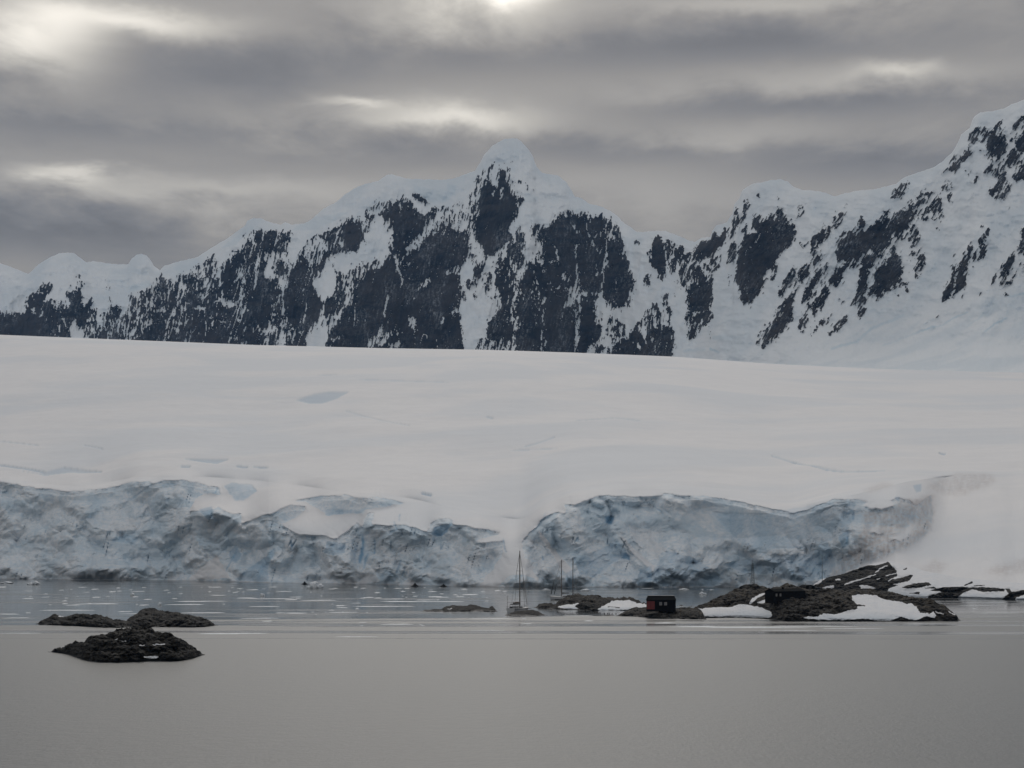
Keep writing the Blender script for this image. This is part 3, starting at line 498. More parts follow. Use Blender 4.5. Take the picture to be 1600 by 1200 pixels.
def build_mountain():
    cv = Canvas(-320, 90, 1920, 660, 1.0, -1.0); cv.run(TILES_M)
    cb = Canvas(-320, 90, 1920, 660, 1.0, 0.0); cb.run(TILES_MB)
    V = blur(cv.A, 0.7); Vw = blur(cv.A, 16, 22); Bl = blur(cb.A, 1.0)
    px = np.arange(-300, 1900.1, 1.15); nr = 400
    rt = curve(RIDGE)(px)
    rt = rt + fbm(px / 9.0, px * 0, 3, 5) * 1.4
    base = CREST(px) + 34
    Yr = np.interp(px, [-300, 0, 700, 950, 1150, 1350, 1600, 1900], [6200, 6000, 5500, 5300, 4650, 4350, 4000, 3700])
    Yr = smooth1(Yr, 40)
    tt = np.linspace(0, 1, nr)[:, None] ** 1.0
    PX = np.broadcast_to(px[None, :], (nr, len(px))).astype(np.float32)
    PY = (rt[None, :] + (base - rt)[None, :] * tt).astype(np.float32)
    # slope: rock stands steep, snow lies flatter; depth is integrated down from the ridge on a regular map
    h, wd = cv.A.shape
    GX = np.arange(wd)[None, :] + cv.x0 + np.zeros((h, 1)); GY = np.arange(h)[:, None] + cv.y0 + np.zeros((1, wd))
    rs = smooth1(curve(RIDGE)(GX[0]), 3)[None, :]
    rw = np.clip((Vw + 1) / 2, 0, 1)
    cg = 0.36 + 0.85 * (1 - rw) + np.clip((GX - 1080) / 250, 0, 1) * np.clip((GY - 440) / 120, 0, 1) * 1.6 + np.clip((GX - 1180) / 200, 0, 1) * np.clip((GY - 500) / 70, 0, 1) ** 1.5 * 5.0 + 0.9 * np.exp(-np.abs(GY - rs) / 9.0)
    cg = np.where(GY < rs, 0.0, cg) * (np.interp(GX[0], px, Yr)[None, :] / F)
    DG = blur(np.cumsum(cg, axis=0), 6, 1.5).astype(np.float32)
    dep = cv.get(PX, PY, DG)
    rockw = np.clip((cv.get(PX, PY, Vw) + 1) / 2, 0, 1)
    # ribs and gullies: two directions of fall line
    wgt = np.clip((PX - 1020) / 160, 0, 1)
    def fall(sx, sy, octv, seed, ridged=False):
        xa = PX + 0.18 * PY; 
        a = fbm(xa / sx, PY / sy, octv, seed, 0.52, ridged=ridged)
        u = PX * 0.86 + PY * 0.52; v = -PX * 0.52 + PY * 0.86
        b = fbm(u / sx, v / sy, octv, seed + 31, 0.52, ridged=ridged)
        return a * (1 - wgt) + b * wgt
    rib = fall(58, 190, 5, 11, True); rib2 = fall(17, 55, 4, 17, True); fin = fall(5.5, 12, 3, 23)
    fac = facets(PX + 0.2 * PY, PY, 15, 26, 33)
    # rock / snow
    wx = fbm(PX / 11, PY / 13, 3, 41) * 3.4 + fbm(PX / 3.6, PY / 4, 2, 43) * 2.0; wyy = fbm(PX / 11, PY / 15, 3, 47) * 4.5 + fbm(PX / 3.6, PY / 5, 2, 49) * 3.0
    v = cv.get(PX + wx, PY + wyy, V)
    Vb = blur(cv.A, 5, 8)
    vb = cv.get(PX + wx, PY + wyy, Vb)
    st1 = fall(3.0, 15, 4, 61); st2 = fall(9, 40, 3, 71); st3 = fall(2.4, 7, 2, 91)
    clus = np.clip(fall(28, 40, 3, 97) * 1.8 + 0.02, 0, 1)       # where ledges hold scraps of snow
    near = np.clip((PY - rt[None, :]) / 9.0, 0, 1)          # a snow cornice always rides the crest
    scr = fbm(PX / 2.7, PY / 2.2, 2, 83) + 0.6 * fall(2.6, 8, 2, 87)
    spots = np.clip((scr - 0.36) / 0.15, 0, 1) * 1.4 * clus * (v > 0.3)
    def gully(sx, sy, seed, wid):
        g = np.abs(fall(sx, sy, 2, seed)); return np.clip((wid - g) / wid, 0, 1)
    m1 = np.clip(fall(45, 70, 2, 121) * 3 + .55, 0, 1); m2 = np.clip(fall(30, 45, 2, 123) * 3 + .5, 0, 1)
    gl = gully(17, 110, 125, 0.055) * m1 * 2.6 + gully(7.5, 42, 127, 0.085) * m2 * 2.0
    mixd = 0.55 + 2.4 * np.clip(1 - np.abs(vb), 0, 1)
    k = 0.78 * v + 0.22 * vb + mixd * (st1 * 1.1 + st2 * 0.6 + st3 * 0.6) + 0.14 - spots - 0.7 * gl * np.clip((1.02 - v) * 6, .12, 1) * (v > 0)
    rock = 1 / (1 + np.exp(-(k) / 0.09)); rock = rock * near
    amp = near * (Yr[None, :] / F)
    sn = 1 - rock
    edge = np.clip((PY - rt[None, :]) / 22.0, 0.0, 1)
    sno = fbm(PX / 34, PY / 22, 3, 27) * 42 + fbm(PX / 13, PY / 9, 3, 28) * 6.5
    Y = Yr[None, :] - dep - edge * (sno * (1 - rockw) + rib * 26 + rib2 * 9.0 * (0.35 + rockw)) * (Yr[None, :] / 5500) - near * (fin * 3.2 * (0.25 + rock)) - near * rock * 7.0
    X = (PX - HX) / F * Y; Z = CZ - (PY - HY) / F * Y
    # back side
    nb = 26; s = (np.arange(1, nb + 1) / nb)[:, None]
    Yb = Y[0][None, :] + 900 * s; Zb = Z[0][None, :] * (1 - 0.9 * s ** 1.25) - 120 * s + fbm(px[None, :] / 40, s * 5, 4, 7) * 30 * s
    Xb = np.broadcast_to(X[0][None, :], Yb.shape)
    X = np.vstack([Xb[::-1], X]); Y2 = np.vstack([Yb[::-1], Y]); Z = np.vstack([Zb[::-1], Z])
    blu = cb.get(PX + wx, PY + wyy * .5, Bl)
    dust = np.clip(0.25 + fall(30, 60, 3, 107) * 1.4, 0, 1) * np.clip(fall(2.4, 9, 3, 111) * 2.2 + fbm(PX / 2.4, PY / 2.0, 2, 113) * 1.4 + 0.12 - 0.4 * (fac > -.1), 0, 1)
    mk = np.zeros((nb + nr, len(px), 3), np.float32)
    mk[nb:, :, 0] = rock; mk[nb:, :, 1] = np.clip(blu, 0, 1); mk[nb:, :, 2] = dust
    o = grid_mesh('mountain_range', X[::-1], Y2[::-1], Z[::-1], mk[::-1], mat_mountain())
    tag(o, kind='structure'); return o
build_mountain()

# ------------------------------------------------------------------ the glacier: snow dome above, ice cliff below
TILES_G = [   # 1 = bare steep ice, -1 = lying snow
((0,720),3.81,[
 (1,[(-1200,125),(0,125),(130,150),(250,165),(380,182),(500,180),(600,165),(700,150),(800,125),(880,122),(905,140),(960,120),(1080,115),(1180,135),(1260,150),(1300,160),(1320,200),(1240,195),(1180,215),(1140,260),(1130,300),(1220,300),(1300,275),(1390,320),(1440,310),(1440,380),(1500,350),(1600,315),(1600,800),(-1200,800)]),
 (.1,[(1330,150),(1380,130),(1500,140),(1530,180),(1450,240),(1400,240)]),(-.2,[(1120,710),(1180,640),(1300,560),(1340,640),(1380,700)]),(.2,[(0,560),(200,480),(380,500),(500,440),(440,560),(250,590),(0,620)]),(.1,[(500,350),(640,300),(800,260),(760,330),(860,400),(700,430),(560,400)])]),
((400,740),3.81,[
 (1,[(0,270),(100,235),(200,190),(290,195),(300,220),(200,280),(150,300),(250,370),(380,370),(480,390),(540,350),(595,290),(630,320),(650,260),(660,240),(700,240),(680,300),(740,305),(800,310),(880,300),(960,330),(1020,350),(1040,300),(1080,270),(1160,270),(1170,300),(1300,325),(1440,345),(1455,355),(1300,400),(1350,420),(1470,400),(1470,470),(1420,560),(1360,620),(1300,760),(0,760)]),
 (.9,[(220,165),(330,140),(540,128),(610,150),(720,140),(850,165),(890,180),(740,200),(650,215),(640,240),(520,240),(420,250),(370,210),(300,170)]),
 (-.1,[(590,660),(640,600),(720,600),(740,650)]),(.2,[(1100,440),(1300,430),(1250,560),(1150,620),(1000,600)])]),
((780,740),3.81,[
 (1,[(400,215),(385,185),(450,185),(560,145),(620,132),(720,135),(850,140),(960,135),(980,120),(1080,130),(1200,130),(1330,150),(1450,175),(1600,205),(1600,760),(270,760),(230,620),(170,510),(150,500),(140,400),(215,320),(260,260),(330,232),(390,240)]),
 (-.6,[(230,330),(260,360),(420,560),(450,620),(400,600),(240,380)]),(-.5,[(720,350),(800,440),(930,560),(920,590),(840,520),(760,440)]),(.0,[(760,300),(900,330),(1000,450),(930,520),(800,400)]),(.3,[(480,560),(700,480),(800,620),(600,640)]),
 (1,[(0,670),(60,610),(160,600),(260,660),(260,700),(0,700)])]),
((1180,700),3.81,[
 (1,[(0,340),(100,365),(230,390),(330,360),(400,330),(470,305),(620,305),(640,430),(560,560),(480,700),(430,780),(430,900),(0,900)]),
 (.55,[(620,305),(700,330),(800,320),(850,300),(920,310),(960,340),(1050,280),(1060,400),(1040,500),(900,600),(780,640),(640,700),(520,750),(430,780),(480,700),(560,560),(620,430)]),
 (-.7,[(650,330),(720,305),(800,310),(830,340),(760,370),(680,360)]),(-.6,[(670,490),(720,470),(760,490),(730,515)]),(-.6,[(800,540),(950,450),(930,520),(860,560)]),
 (-.55,[(1030,230),(1200,140),(1400,150),(1380,230),(1200,290),(1080,260)])]),
]
TILES_GB = [   # blue ice
((0,720),3.81,[(.28,[(1330,150),(1380,130),(1500,140),(1530,180),(1450,240),(1400,240)]),(.55,[(1180,290),(1260,270),(1270,340),(1230,350)]),(.5,[(1360,560),(1400,500),(1440,560),(1400,610)]),('L',.8,1.6,[(1415,520),(1350,650)]),(.45,[(1400,710),(1480,640),(1600,560),(1600,720)]),
  ('L',.55,2,[(0,30),(130,50),(270,75),(400,50),(500,65),(600,75)]),(.35,[(110,65),(240,80),(380,45),(480,55),(620,80),(400,75),(270,90)]),(.45,[(1100,0),(1360,0),(1290,25),(1230,20)]),('L',.6,2,[(1080,45),(1130,42)]),('L',.6,2,[(1410,40),(1470,45)]),('L',.6,1.5,[(1510,42),(1590,45)]),
  ('L',.9,1.5,[(1290,165),(1285,190)]),(.4,[(750,240),(830,190),(880,160),(800,230)]),(.35,[(960,140),(1060,130),(1040,150),(970,170)]),(.3,[(240,200),(320,200),(320,250),(260,240)]),(.35,[(660,470),(760,430),(820,460),(800,500)])]),
((400,740),3.81,[(.5,[(400,470),(430,400),(530,420),(530,470),(460,490)]),(.9,[(630,360),(645,400),(640,490),(620,540),(610,520),(630,440)]),('L',.9,2,[(705,390),(708,480)]),('L',.9,2,[(665,480),(640,560)]),(.5,[(20,560),(70,480),(110,440),(100,500),(40,600)]),
  (.7,[(1040,360),(1060,320),(1150,300),(1140,340),(1100,375)]),('L',.8,2.5,[(1160,300),(1130,350)]),(.35,[(740,610),(770,570),(840,610),(830,650),(750,650)]),('L',.7,1.5,[(820,290),(840,330),(800,350)]),('L',.8,1.2,[(855,245),(853,280)]),('L',.8,1.4,[(860,520),(838,590)]),('L',.8,1.4,[(890,560),(870,610)]),
  ('L',.9,1.2,[(1470,390),(1488,470)]),('L',.75,2.2,[(990,122),(1040,133)]),(.3,[(420,245),(400,210),(600,220),(640,235)]),(.6,[(0,600),(60,510),(50,570),(10,640)])]),
((780,740),3.81,[(.9,[(630,260),(660,250),(685,260),(665,305),(640,290)]),(.85,[(720,500),(740,460),(780,490),(780,520)]),(.5,[(820,640),(840,570),(900,550),(915,600),(900,680),(820,670)]),(.35,[(900,640),(940,540),(1000,460),(1050,470),(1150,500),(1250,560),(1330,630),(1300,670),(920,680)]),(.35,[(440,500),(560,470),(700,400),(760,460),(700,520),(560,620),(480,600)]),
  (.35,[(1350,540),(1500,500),(1600,530),(1600,600),(1450,590)]),(.4,[(400,590),(430,575),(450,640),(440,680),(395,680)]),('L',.8,1.4,[(260,490),(265,515)]),('L',.7,1.5,[(930,200),(975,240)]),(.25,[(1260,230),(1600,240),(1600,480),(1500,470),(1400,380)])]),
((1180,700),3.81,[(.7,[(540,370),(590,370),(590,430),(550,430)]),(.5,[(480,480),(560,490),(560,570),(520,600)]),('L',.9,2.5,[(552,530),(545,570)]),(.45,[(940,225),(990,215),(990,260),(960,265)]),('L',.6,2,[(905,320),(930,330)]),(.4,[(830,290),(860,290),(850,330)]),(.4,[(860,390),(950,400),(940,430)]),
  (.35,[(60,640),(300,640),(430,560),(480,680),(430,780),(240,800),(60,740)]),(.25,[(0,400),(400,330),(600,320),(560,480),(380,600),(0,600)]),
  ('L',.55,1.4,[(100,30),(220,70),(350,98),(420,112),(540,122),(680,120),(770,118)]),('L',.9,1.5,[(215,68),(240,75)]),('L',.9,1.6,[(340,98),(360,100)]),('L',.9,1.8,[(1100,22),(1115,25)]),('L',.9,1.2,[(1120,30),(1132,27)]),('L',.6,1.2,[(560,640),(553,670)]),(.3,[(640,450),(700,440),(720,470),(660,480)])]),
((0,0),1,[(.42,[(462,623),(490,615),(510,612),(545,612),(525,621),(500,627),(480,626)]),('L',.3,1.2,[(495,587),(525,586)]),('L',.35,1,[(820,697),(845,690),(866,682)]),('L',.5,1.5,[(760,650),(770,652)]),('L',.25,1,[(560,594),(640,596),(700,598)]),('L',.3,1,[(900,656),(960,650),(1000,655)]),('L',.25,1.5,[(540,640),(610,660),(640,665)]),
  ('L',.3,1.2,[(130,696),(160,702)]),('L',.3,1,[(0,690),(60,696)]),('L',.3,1,[(870,700),(800,702)])]),
]
TILES_GD = [   # silt and stain in the ice, and the painted dark of cave mouths
((1180,700),3.81,[(.55,[(640,400),(780,330),(920,310),(1060,280),(1060,400),(1040,500),(900,600),(780,640),(640,700),(520,750),(440,780),(490,690),(600,560),(640,480)]),(.4,[(620,250),(760,200),(840,220),(700,260)]),(.30,[(1030,230),(1200,140),(1400,150),(1440,200),(1380,230),(1200,290),(1080,260)]),(.28,[(960,730),(1060,670),(1160,690),(1100,740),(1020,750)]),(.32,[(1350,740),(1450,700),(1600,660),(1800,600),(1800,720),(1450,760)]),
  (0,[(650,330),(720,305),(800,310),(830,340),(760,370),(680,360)]),(0,[(670,490),(720,470),(760,490),(730,515)]),(0,[(800,540),(950,450),(930,520),(860,560)])]),
((780,740),3.81,[(.28,[(150,400),(240,340),(400,560),(400,640),(270,640),(180,500)]),(.22,[(400,230),(560,170),(960,190),(1200,200),(900,180),(620,140),(400,200)]),('L',.30,2.2,[(400,195),(600,145),(900,160),(1150,150),(1250,215),(1600,232)]),(.12,[(900,240),(1250,240),(1350,400),(1150,500),(1000,330)])]),
((400,740),3.81,[(.25,[(1380,420),(1470,430),(1400,560),(1200,620),(1250,480)]),(.2,[(680,330),(880,340),(920,480),(760,560),(680,440)]),(.28,[(100,220),(200,190),(290,200),(240,230)]),(.2,[(1170,310),(1440,350),(1300,390),(1180,350)]),(.15,[(240,150),(540,135),(850,170),(640,170)]),
  (.8,[(880,660),(940,640),(990,655),(990,680),(890,680)]),(.8,[(1075,655),(1110,645),(1150,658),(1148,680),(1080,680)]),(.5,[(230,640),(280,600),(360,600),(420,640),(400,665),(230,665)])]),  # shade inside the cave mouths at the cliff foot, painted dark
((0,720),3.81,[(.2,[(0,660),(140,610),(300,610),(340,580),(540,560),(560,480),(680,560),(740,690),(600,710),(0,705)]),(.22,[(1270,280),(1390,325),(1440,400),(1300,500),(1200,480)]),(.25,[(1150,230),(1200,240),(1200,290),(1140,290)]),(.15,[(60,400),(140,440),(200,520),(100,500)]),(.12,[(0,130),(380,185),(800,130),(600,200),(300,230),(0,200)]),(.3,[(990,700),(1060,680),(1070,712),(1000,712)]),(.18,[(700,480),(860,520),(960,600),(760,560)])]),
]
SHORE = curve([(-300,899),(0,904.5),(150,906),(300,907.5),(420,910.5),(560,912.5),(700,915.5),(820,918),(1000,917),(1140,917.5),(1260,921),(1400,929),(1500,931),(1600,933),(1900,938)])
DTOP = curve([(-300,748),(0,746),(70,756),(140,760),(215,744),(330,745),(420,752),(540,768),(640,778),(760,806),(815,812),(850,790),(885,776),(960,766),(1060,764),(1200,784),(1240,792),(1340,772),(1420,752),(1500,742),(1600,740),(1900,735)])

def build_glacier():
    cv = Canvas(-320, 500, 1920, 960, 1.0, -1.0); cv.run(TILES_G)
    cb = Canvas(-320, 500, 1920, 960, 1.0, 0.0); cb.run(TILES_GB)
    cd = Canvas(-320, 500, 1920, 960, 1.0, 0.0); cd.run(TILES_GD)
    V = blur(cv.A, 0.8); Vw = blur(cv.A, 9, 2.5); Bl = blur(cb.A, 0.8); Di = blur(cd.A, 3.0)
    px = np.arange(-300, 1900.1, 1.2); c = len(px)
    sh = SHORE(px); dt = smooth1(DTOP(px), 6); cr = CREST(px)
    Y0 = CZ * F / (sh - HY)
    Y0 = Y0 + fbm(px / 90, px * 0, 2, 3) * 16
    n1 = 230
    tt = np.linspace(0, 1, n1)[:, None]
    PX = np.broadcast_to(px[None, :], (n1, c)).astype(np.float32)
    PY = (sh[None, :] + (dt - sh)[None, :] * tt).astype(np.float32)
    wx = fbm(PX / 14, PY / 12, 4, 141) * 4.5; wyy = fbm(PX / 16, PY / 12, 4, 147) * 3.0
    v = cv.get(PX + wx, PY + wyy, V); steep = 1 / (1 + np.exp(-(v + 0.25 * fbm(PX / 8, PY / 6, 3, 9)) / 0.2))
    sw = np.clip((cv.get(PX, PY, Vw) + 1) / 2, 0, 1)
    rightsn = np.clip((PX - 1330) / 120, 0, 1)
    up = np.clip((sh[None, :] - PY) / (sh - dt)[None, :], 0, 1)
    cot = 0.30 * sw + (1 - sw) * (1.2 + 7.5 * up ** 2 + 2.4 * rightsn)
    dpy = -np.diff(PY, axis=0, prepend=PY[:1])
    dep = np.cumsum(cot * dpy * (Y0[None, :] / F), axis=0)
    dep = blur(dep, 8, 1.0)
    # broken ice: buttresses, blocks, drapes
    wq = fbm(PX / 40, PY / 40, 3, 151) * 14; wr = fbm(PX / 40, PY / 40, 3, 157) * 14
    U = PX * 0.80 - PY * 0.6; W = PX * 0.6 + PY * 0.80
    b1 = fbm((PX + wq) / 75, (PY + wr) / 46, 4, 161, 0.5) * 1.2 + 0.5 * fbm((U + wq) / 80, (W + wr) / 26, 4, 163, 0.5, ridged=True)
    b2 = fbm((U + wq) / 24, (W + wr) / 13, 5, 171, 0.55)
    sharp = np.clip(fbm(PX / 90, PY / 50, 3, 175) * 1.5 + 0.3, 0, 1)
    b2 = b2 + sharp * 0.7 * fbm((PX + wq) / 16, (PY + wr) / 22, 4, 177, 0.5, ridged=True)
    # smooth faces where the last calving left clean walls
    cl = np.exp(-(((PX - 1215) / 120) ** 2 + ((PY - 818) / 40) ** 2)) + np.exp(-(((PX - 1110) / 70) ** 2 + ((PY - 815) / 30) ** 2)) + np.exp(-(((PX - 520) / 80) ** 2 + ((PY - 790) / 12) ** 2)) + np.exp(-(((PX - 130) / 90) ** 2 + ((PY - 778) / 12) ** 2))
    f1 = facets(PX + wq * .5, PY + wr * .5, 50, 44, 191, 1.3, .7); f2 = facets(U + wq * .4, W + wr * .4, 17, 19, 193, 1.3, .7); f3 = facets(PX + wq * .2, PY + wr * .2, 7, 9, 197, 1.2, .7)
    lipd = np.clip(v - cv.get(PX + wx, PY + wyy - 6, V), 0, 2) * 0.5; lipu = np.clip(cv.get(PX + wx, PY + wyy + 3, V) - v, 0, 2) * 0.5
    b3 = fbm((PX + wq) / 5.5, (PY + wr) / 4.0, 3, 181, 0.55)
    crk = np.clip((0.05 - np.abs(perlin(PX / 13 + PY * .02, PY / 170, 301) + 0.02 * b3)) / 0.05, 0, 1) * np.clip(fbm(PX / 26, PY / 24, 2, 303) * 4 - .9, 0, 1) * sw * np.clip(1 - cl, 0, 1)
    rough = np.clip(1 - cl, 0.12, 1) * (0.12 + 0.88 * sw)
    low = 0.5 + 0.5 * np.clip((sh[None, :] - PY) / 18, 0, 1)
    # mounds of fallen ice at the foot and the big buttress at column 1050
    def mound(cx, cy, rx, ry): return np.exp(-(((PX - cx) / rx) ** 2 + ((PY - cy) / ry) ** 2))
    md = 16 * mound(1050, 900, 42, 30) + 8 * mound(1008, 905, 12, 18) + 7 * mound(820, 908, 30, 12) + 9 * mound(745, 912, 30, 10) + 7 * mound(600, 900, 16, 14) + 10 * mound(888, 905, 7, 18) + 12 * mound(330, 800, 30, 12) + 12 * mound(150, 890, 70, 16) - 14 * mound(560, 860, 10, 50) - 16 * mound(470, 880, 40, 25) - 12 * mound(650, 912, 12, 6) - 12 * mound(693, 913, 12, 6) - 14 * mound(495, 906, 25, 6) + 10 * mound(590, 830, 24, 25) - 12 * mound(390, 880, 14, 40)
    blu = cb.get(PX + wx * .5, PY + wyy * .5, Bl)
    Y = Y0[None, :] + dep - low * rough * (b1 * 7 + (f1 - f1.mean()) * 19 + ((f2 - f2.mean()) * 9.5 + (f3 - f3.mean()) * 3.0) * (0.35 + 0.9 * sharp) + b2 * 0.8) - rough * b3 * (0.15 + 0.35 * sharp) + lipd * 3.0 * np.clip((sh[None, :] - PY) / 50 - .3, 0, 1) - lipu * 1.6 * np.clip((sh[None, :] - PY) / 50 - .3, 0, 1) - md * np.clip(low + .3, 0, 1) + blu * 2.5 * low + crk * 4.0 * low
    lip = np.clip(1 - (PY - dt[None, :]) / 3.0, 0, 1)
    Z = CZ - (PY - HY) / F * Y
    # snow dome
    n2 = 260
    u = np.linspace(0, 1, n2 + 1)[1:][:, None]
    Yt = Y[-1][None, :]
    Yc = np.interp(px, [-300, 0, 800, 1300, 1900], [3100, 3000, 2700, 2900, 2900])[None, :]
    g = 0.55 * u + 0.45 * (1 - np.sqrt(np.clip(1 - u ** 2, 0, 1)))
    Ysm = smooth1(Yt[0], 45)[None, :]
    Yd = Ysm + (Yc - Ysm) * g + (Yt - Ysm) * np.exp(-u / 0.035) * (1 - u)
    dts = smooth1(dt, 90); q = np.clip(u / 0.45, 0, 1); q = q * q * (3 - 2 * q)
    dte = dt[None, :] * (1 - q) + dts[None, :] * q
    PYd = dte + (cr[None, :] - dte) * u
    PXd = np.broadcast_to(px[None, :], (n2, c))
    Xw = (PXd - HX) / F * Yd
    Zd = CZ - (PYd - HY) / F * Yd
    fade = np.clip(u / 0.06, 0, 1) * np.clip((1 - u) / 0.35, 0, 1)
    und = fbm(Xw / 380, Yd / 300, 3, 201) * 5.5 + fbm(Xw / 90, Yd / 55, 3, 211) * 0.8 + fbm(Xw / 16, Yd / 12, 2, 219) * .22
    Zd = Zd + und * fade
    blud = cb.get(PXd, PYd, Bl)
    Zd = Zd - blud * 3.0
    # gentle wave of the surface under the crevasse at the left and the hollow above the centre
    # behind the crest
    n3 = 40; s = (np.arange(1, n3 + 1) / n3)[:, None]
    Ybk = Yc + 1500 * s; PXb = np.broadcast_to(px[None, :], (n3, c))
    slope = (HY - cr)[None, :] / F
    Zbk = (CZ + slope * Yc) + 1500 * s * (slope - 0.02) - 110 * s ** 1.5
    Xb = (PXb - HX) / F * Ybk
    # skirt under the water
    Zs = np.full((1, c), -3.0); Ys = Y[:1] - 0.5
    XX = np.vstack([(px[None, :] - HX) / F * Ys, (PX - HX) / F * Y, Xw, Xb])
    YY = np.vstack([Ys, Y, Yd, Ybk]); ZZ = np.vstack([Zs, Z, Zd, Zbk])
    mk = np.zeros((1 + n1 + n2 + n3, c, 3), np.float32)
    mk[0, :, 0] = 1; mk[1:1 + n1, :, 0] = steep; mk[1:1 + n1, :, 1] = np.clip(np.maximum(blu, crk * .85), 0, 1)
    mk[1:1 + n1, :, 2] = np.clip(cd.get(PX + wx, PY + wyy, Di) * (1 + 0.8 * fbm(PX / 5, PY / 14, 3, 221)) * (0.5 + 0.5 * np.clip((PX - 1290) / 40, 0, 1)), 0, 1)
    tide = np.exp(-((sh[None, :] - PY) / 1.3) ** 2); mk[1:1 + n1, :, 2] = np.maximum(mk[1:1 + n1, :, 2], tide * 0.4 * (px[None, :] < 1300)); mk[0, :, 2] = .8
    mk[1 + n1:1 + n1 + n2, :, 1] = np.clip(blud, 0, 1)
    mk[1 + n1:1 + n1 + n2, :, 2] = np.clip(cd.get(PXd, PYd, Di), 0, 1)
    o = grid_mesh('glacier', XX, YY, ZZ, mk, mat_glacier()); tag(o, kind='structure')
build_glacier()
# ------------------------------------------------------------------ water
MW = mat_water()
def build_water():
    xs = np.linspace(-3000, 3000, 61); ys = np.concatenate([np.linspace(-600, 0, 5)[:-1], np.linspace(0, 1800, 60)])
    X, Y = np.meshgrid(xs, ys)
    o = grid_mesh('sea_water', X, Y, X * 0, None, MW); tag(o, kind='structure')
build_water()

# ------------------------------------------------------------------ rocky islands
MI = mat_island()
def island(name, sky, base, depth, tiles, dx=0.7, nr=90, amp=1.0, bump=1.6, seed=0, sc=1.0, warm=0.0, kind='structure', snowdrop=0.0):
    x0, x1 = sky[0][0], sky[-1][0]
    px = np.arange(x0, x1 + dx / 2, dx); c = len(px)
    top = curve(sky)(px) + fbm(px / 4.0, px * 0, 3, seed + 1, 0.6, ridged=True) * bump * 0.55 + fbm(px / 13., px * 0, 3, seed + 2) * bump * 0.9
    bs = curve(base)(px) + fbm(px / 9, px * 0, 3, seed + 3) * 0.45
    taper = np.minimum(np.minimum((px - x0), (x1 - px)) / 8.0, 1)
    top = np.minimum(bs - 0.05, bs - (bs - top) * np.clip(taper + 0.0, 0.0, 1))
    ys = [p[1] for p in sky] + [p[1] for p in base]
    ylo, yhi = min(ys) - 6, max(ys) + 6
    cv = Canvas(x0 - 3, ylo, x1 + 3, yhi, 2.0, 1.0); cv.run(tiles); V = blur(cv.A, 0.9); Vw = blur(cv.A, 4)
    Yf = CZ * F / (smooth1(curve(base)(px), 14) - HY)
    hmax = (bs - top).max()
    D = depth * np.clip(smooth1((bs - top) / hmax, 10), 0.12, 1)
    tt = np.linspace(0, 1, nr)[:, None]
    PX = np.broadcast_to(px[None, :], (nr, c)).astype(np.float32)
    PY = (bs[None, :] + (top - bs)[None, :] * tt).astype(np.float32)
    Y = Yf[None, :] + D[None, :] * (0.25 * tt + 0.75 * tt ** 1.7)
    v = cv.get(PX + fbm(PX / 5, PY / 3, 3, seed + 5) * 1.8, PY + fbm(PX / 6, PY / 3, 3, seed + 6) * 1.1, V)
    rk = np.clip(v * 0.5 + 0.5, 0, 1)
    wv = np.clip(cv.get(PX, PY, Vw) * .5 + .5, 0, 1)
    q = fbm(PX / 20, PY / 12, 3, seed + 8) * 5
    r = fbm((PX + q) / (22 * sc), (PY + q) / (9 * sc), 5, seed + 9, 0.55, ridged=True) * 2.2 + fbm((PX + q) / (5 * sc), (PY) / (2.4 * sc), 4, seed + 10, 0.6) * 2.0
    fa = facets(PX + q, PY + q * .4, 15 * sc, 6.5 * sc, seed + 20); fb = facets(PX + .5 * q, PY, 5.5 * sc, 2.8 * sc, seed + 21); fc = facets(PX, PY, 2.6 * sc, 1.6 * sc, seed + 22)
    r = r * 0.7 + facets(PX + q, PY + q * .4, 15 * sc, 6.5 * sc, seed + 20) * 3.2 + facets(PX + .5 * q, PY, 5.5 * sc, 2.8 * sc, seed + 21) * 1.7
    m = np.clip(tt / 0.08, 0, 1)
    Y = Y - m * amp * r * (0.15 + 0.85 * wv) + (1 - wv) * m * (-1.2 * amp)
    X = (PX - HX) / F * Y; Z = CZ - (PY - HY) / F * Y
    kk = (Yf / F)[None, :]; hh = np.clip((bs - top) / 9.0, 0.15, 1)[None, :]
    Z = Z + np.clip(tt / 0.2, 0, 1) * wv * hh * kk * bump * ((fa + .25) * 1.5 + (fb + .3) * 1.1 + (fc + .3) * 0.5)
    nb = 34; s = (np.arange(1, nb + 1) / nb)[:, None]
    Yb = Y[-1][None, :] + D[None, :] * s * 0.9; Zt = Z[-1][None, :]
    Zb = Zt * (1 - s ** 1.4) - 1.0 * s + fbm(px[None, :] / 9, s * 6, 4, seed + 12) * np.minimum(Zt, 3) * 0.14 * (1 - s)
    Xb = (px[None, :] - HX) / F * Y[-1][None, :] + 0 * s
    X = np.vstack([(px[None, :] - HX) / F * (Y[:1] - .6), X, Xb]); Z = np.vstack([np.full((1, c), -1.2), Z, Zb]); Y = np.vstack([Y[:1] - .6, Y, Yb])
    mk = np.zeros((1 + nr + nb, c, 3), np.float32); mk[:, :, 0] = 1
    mk[1:1 + nr, :, 0] = rk
    mk[1:1 + nr, :, 1] = warm * np.clip(0.5 + fbm(PX / 16, PY / 7, 3, seed + 15) * 1.5, 0, 1) * np.clip(tt * 1.3, 0, 1)
    # snow turns bluer and greyer low on the face of each bank
    mk[1:1 + nr, :, 2] = (1 - wv) * np.clip(1 - tt / 0.30, 0, 1) * 0.6
    mk[1 + nr:, :, 0] = mk[nr, :, 0][None, :]
    o = grid_mesh(name, X, Y, Z, mk, MI); tag(o, kind=kind)
    return o, (px, top)

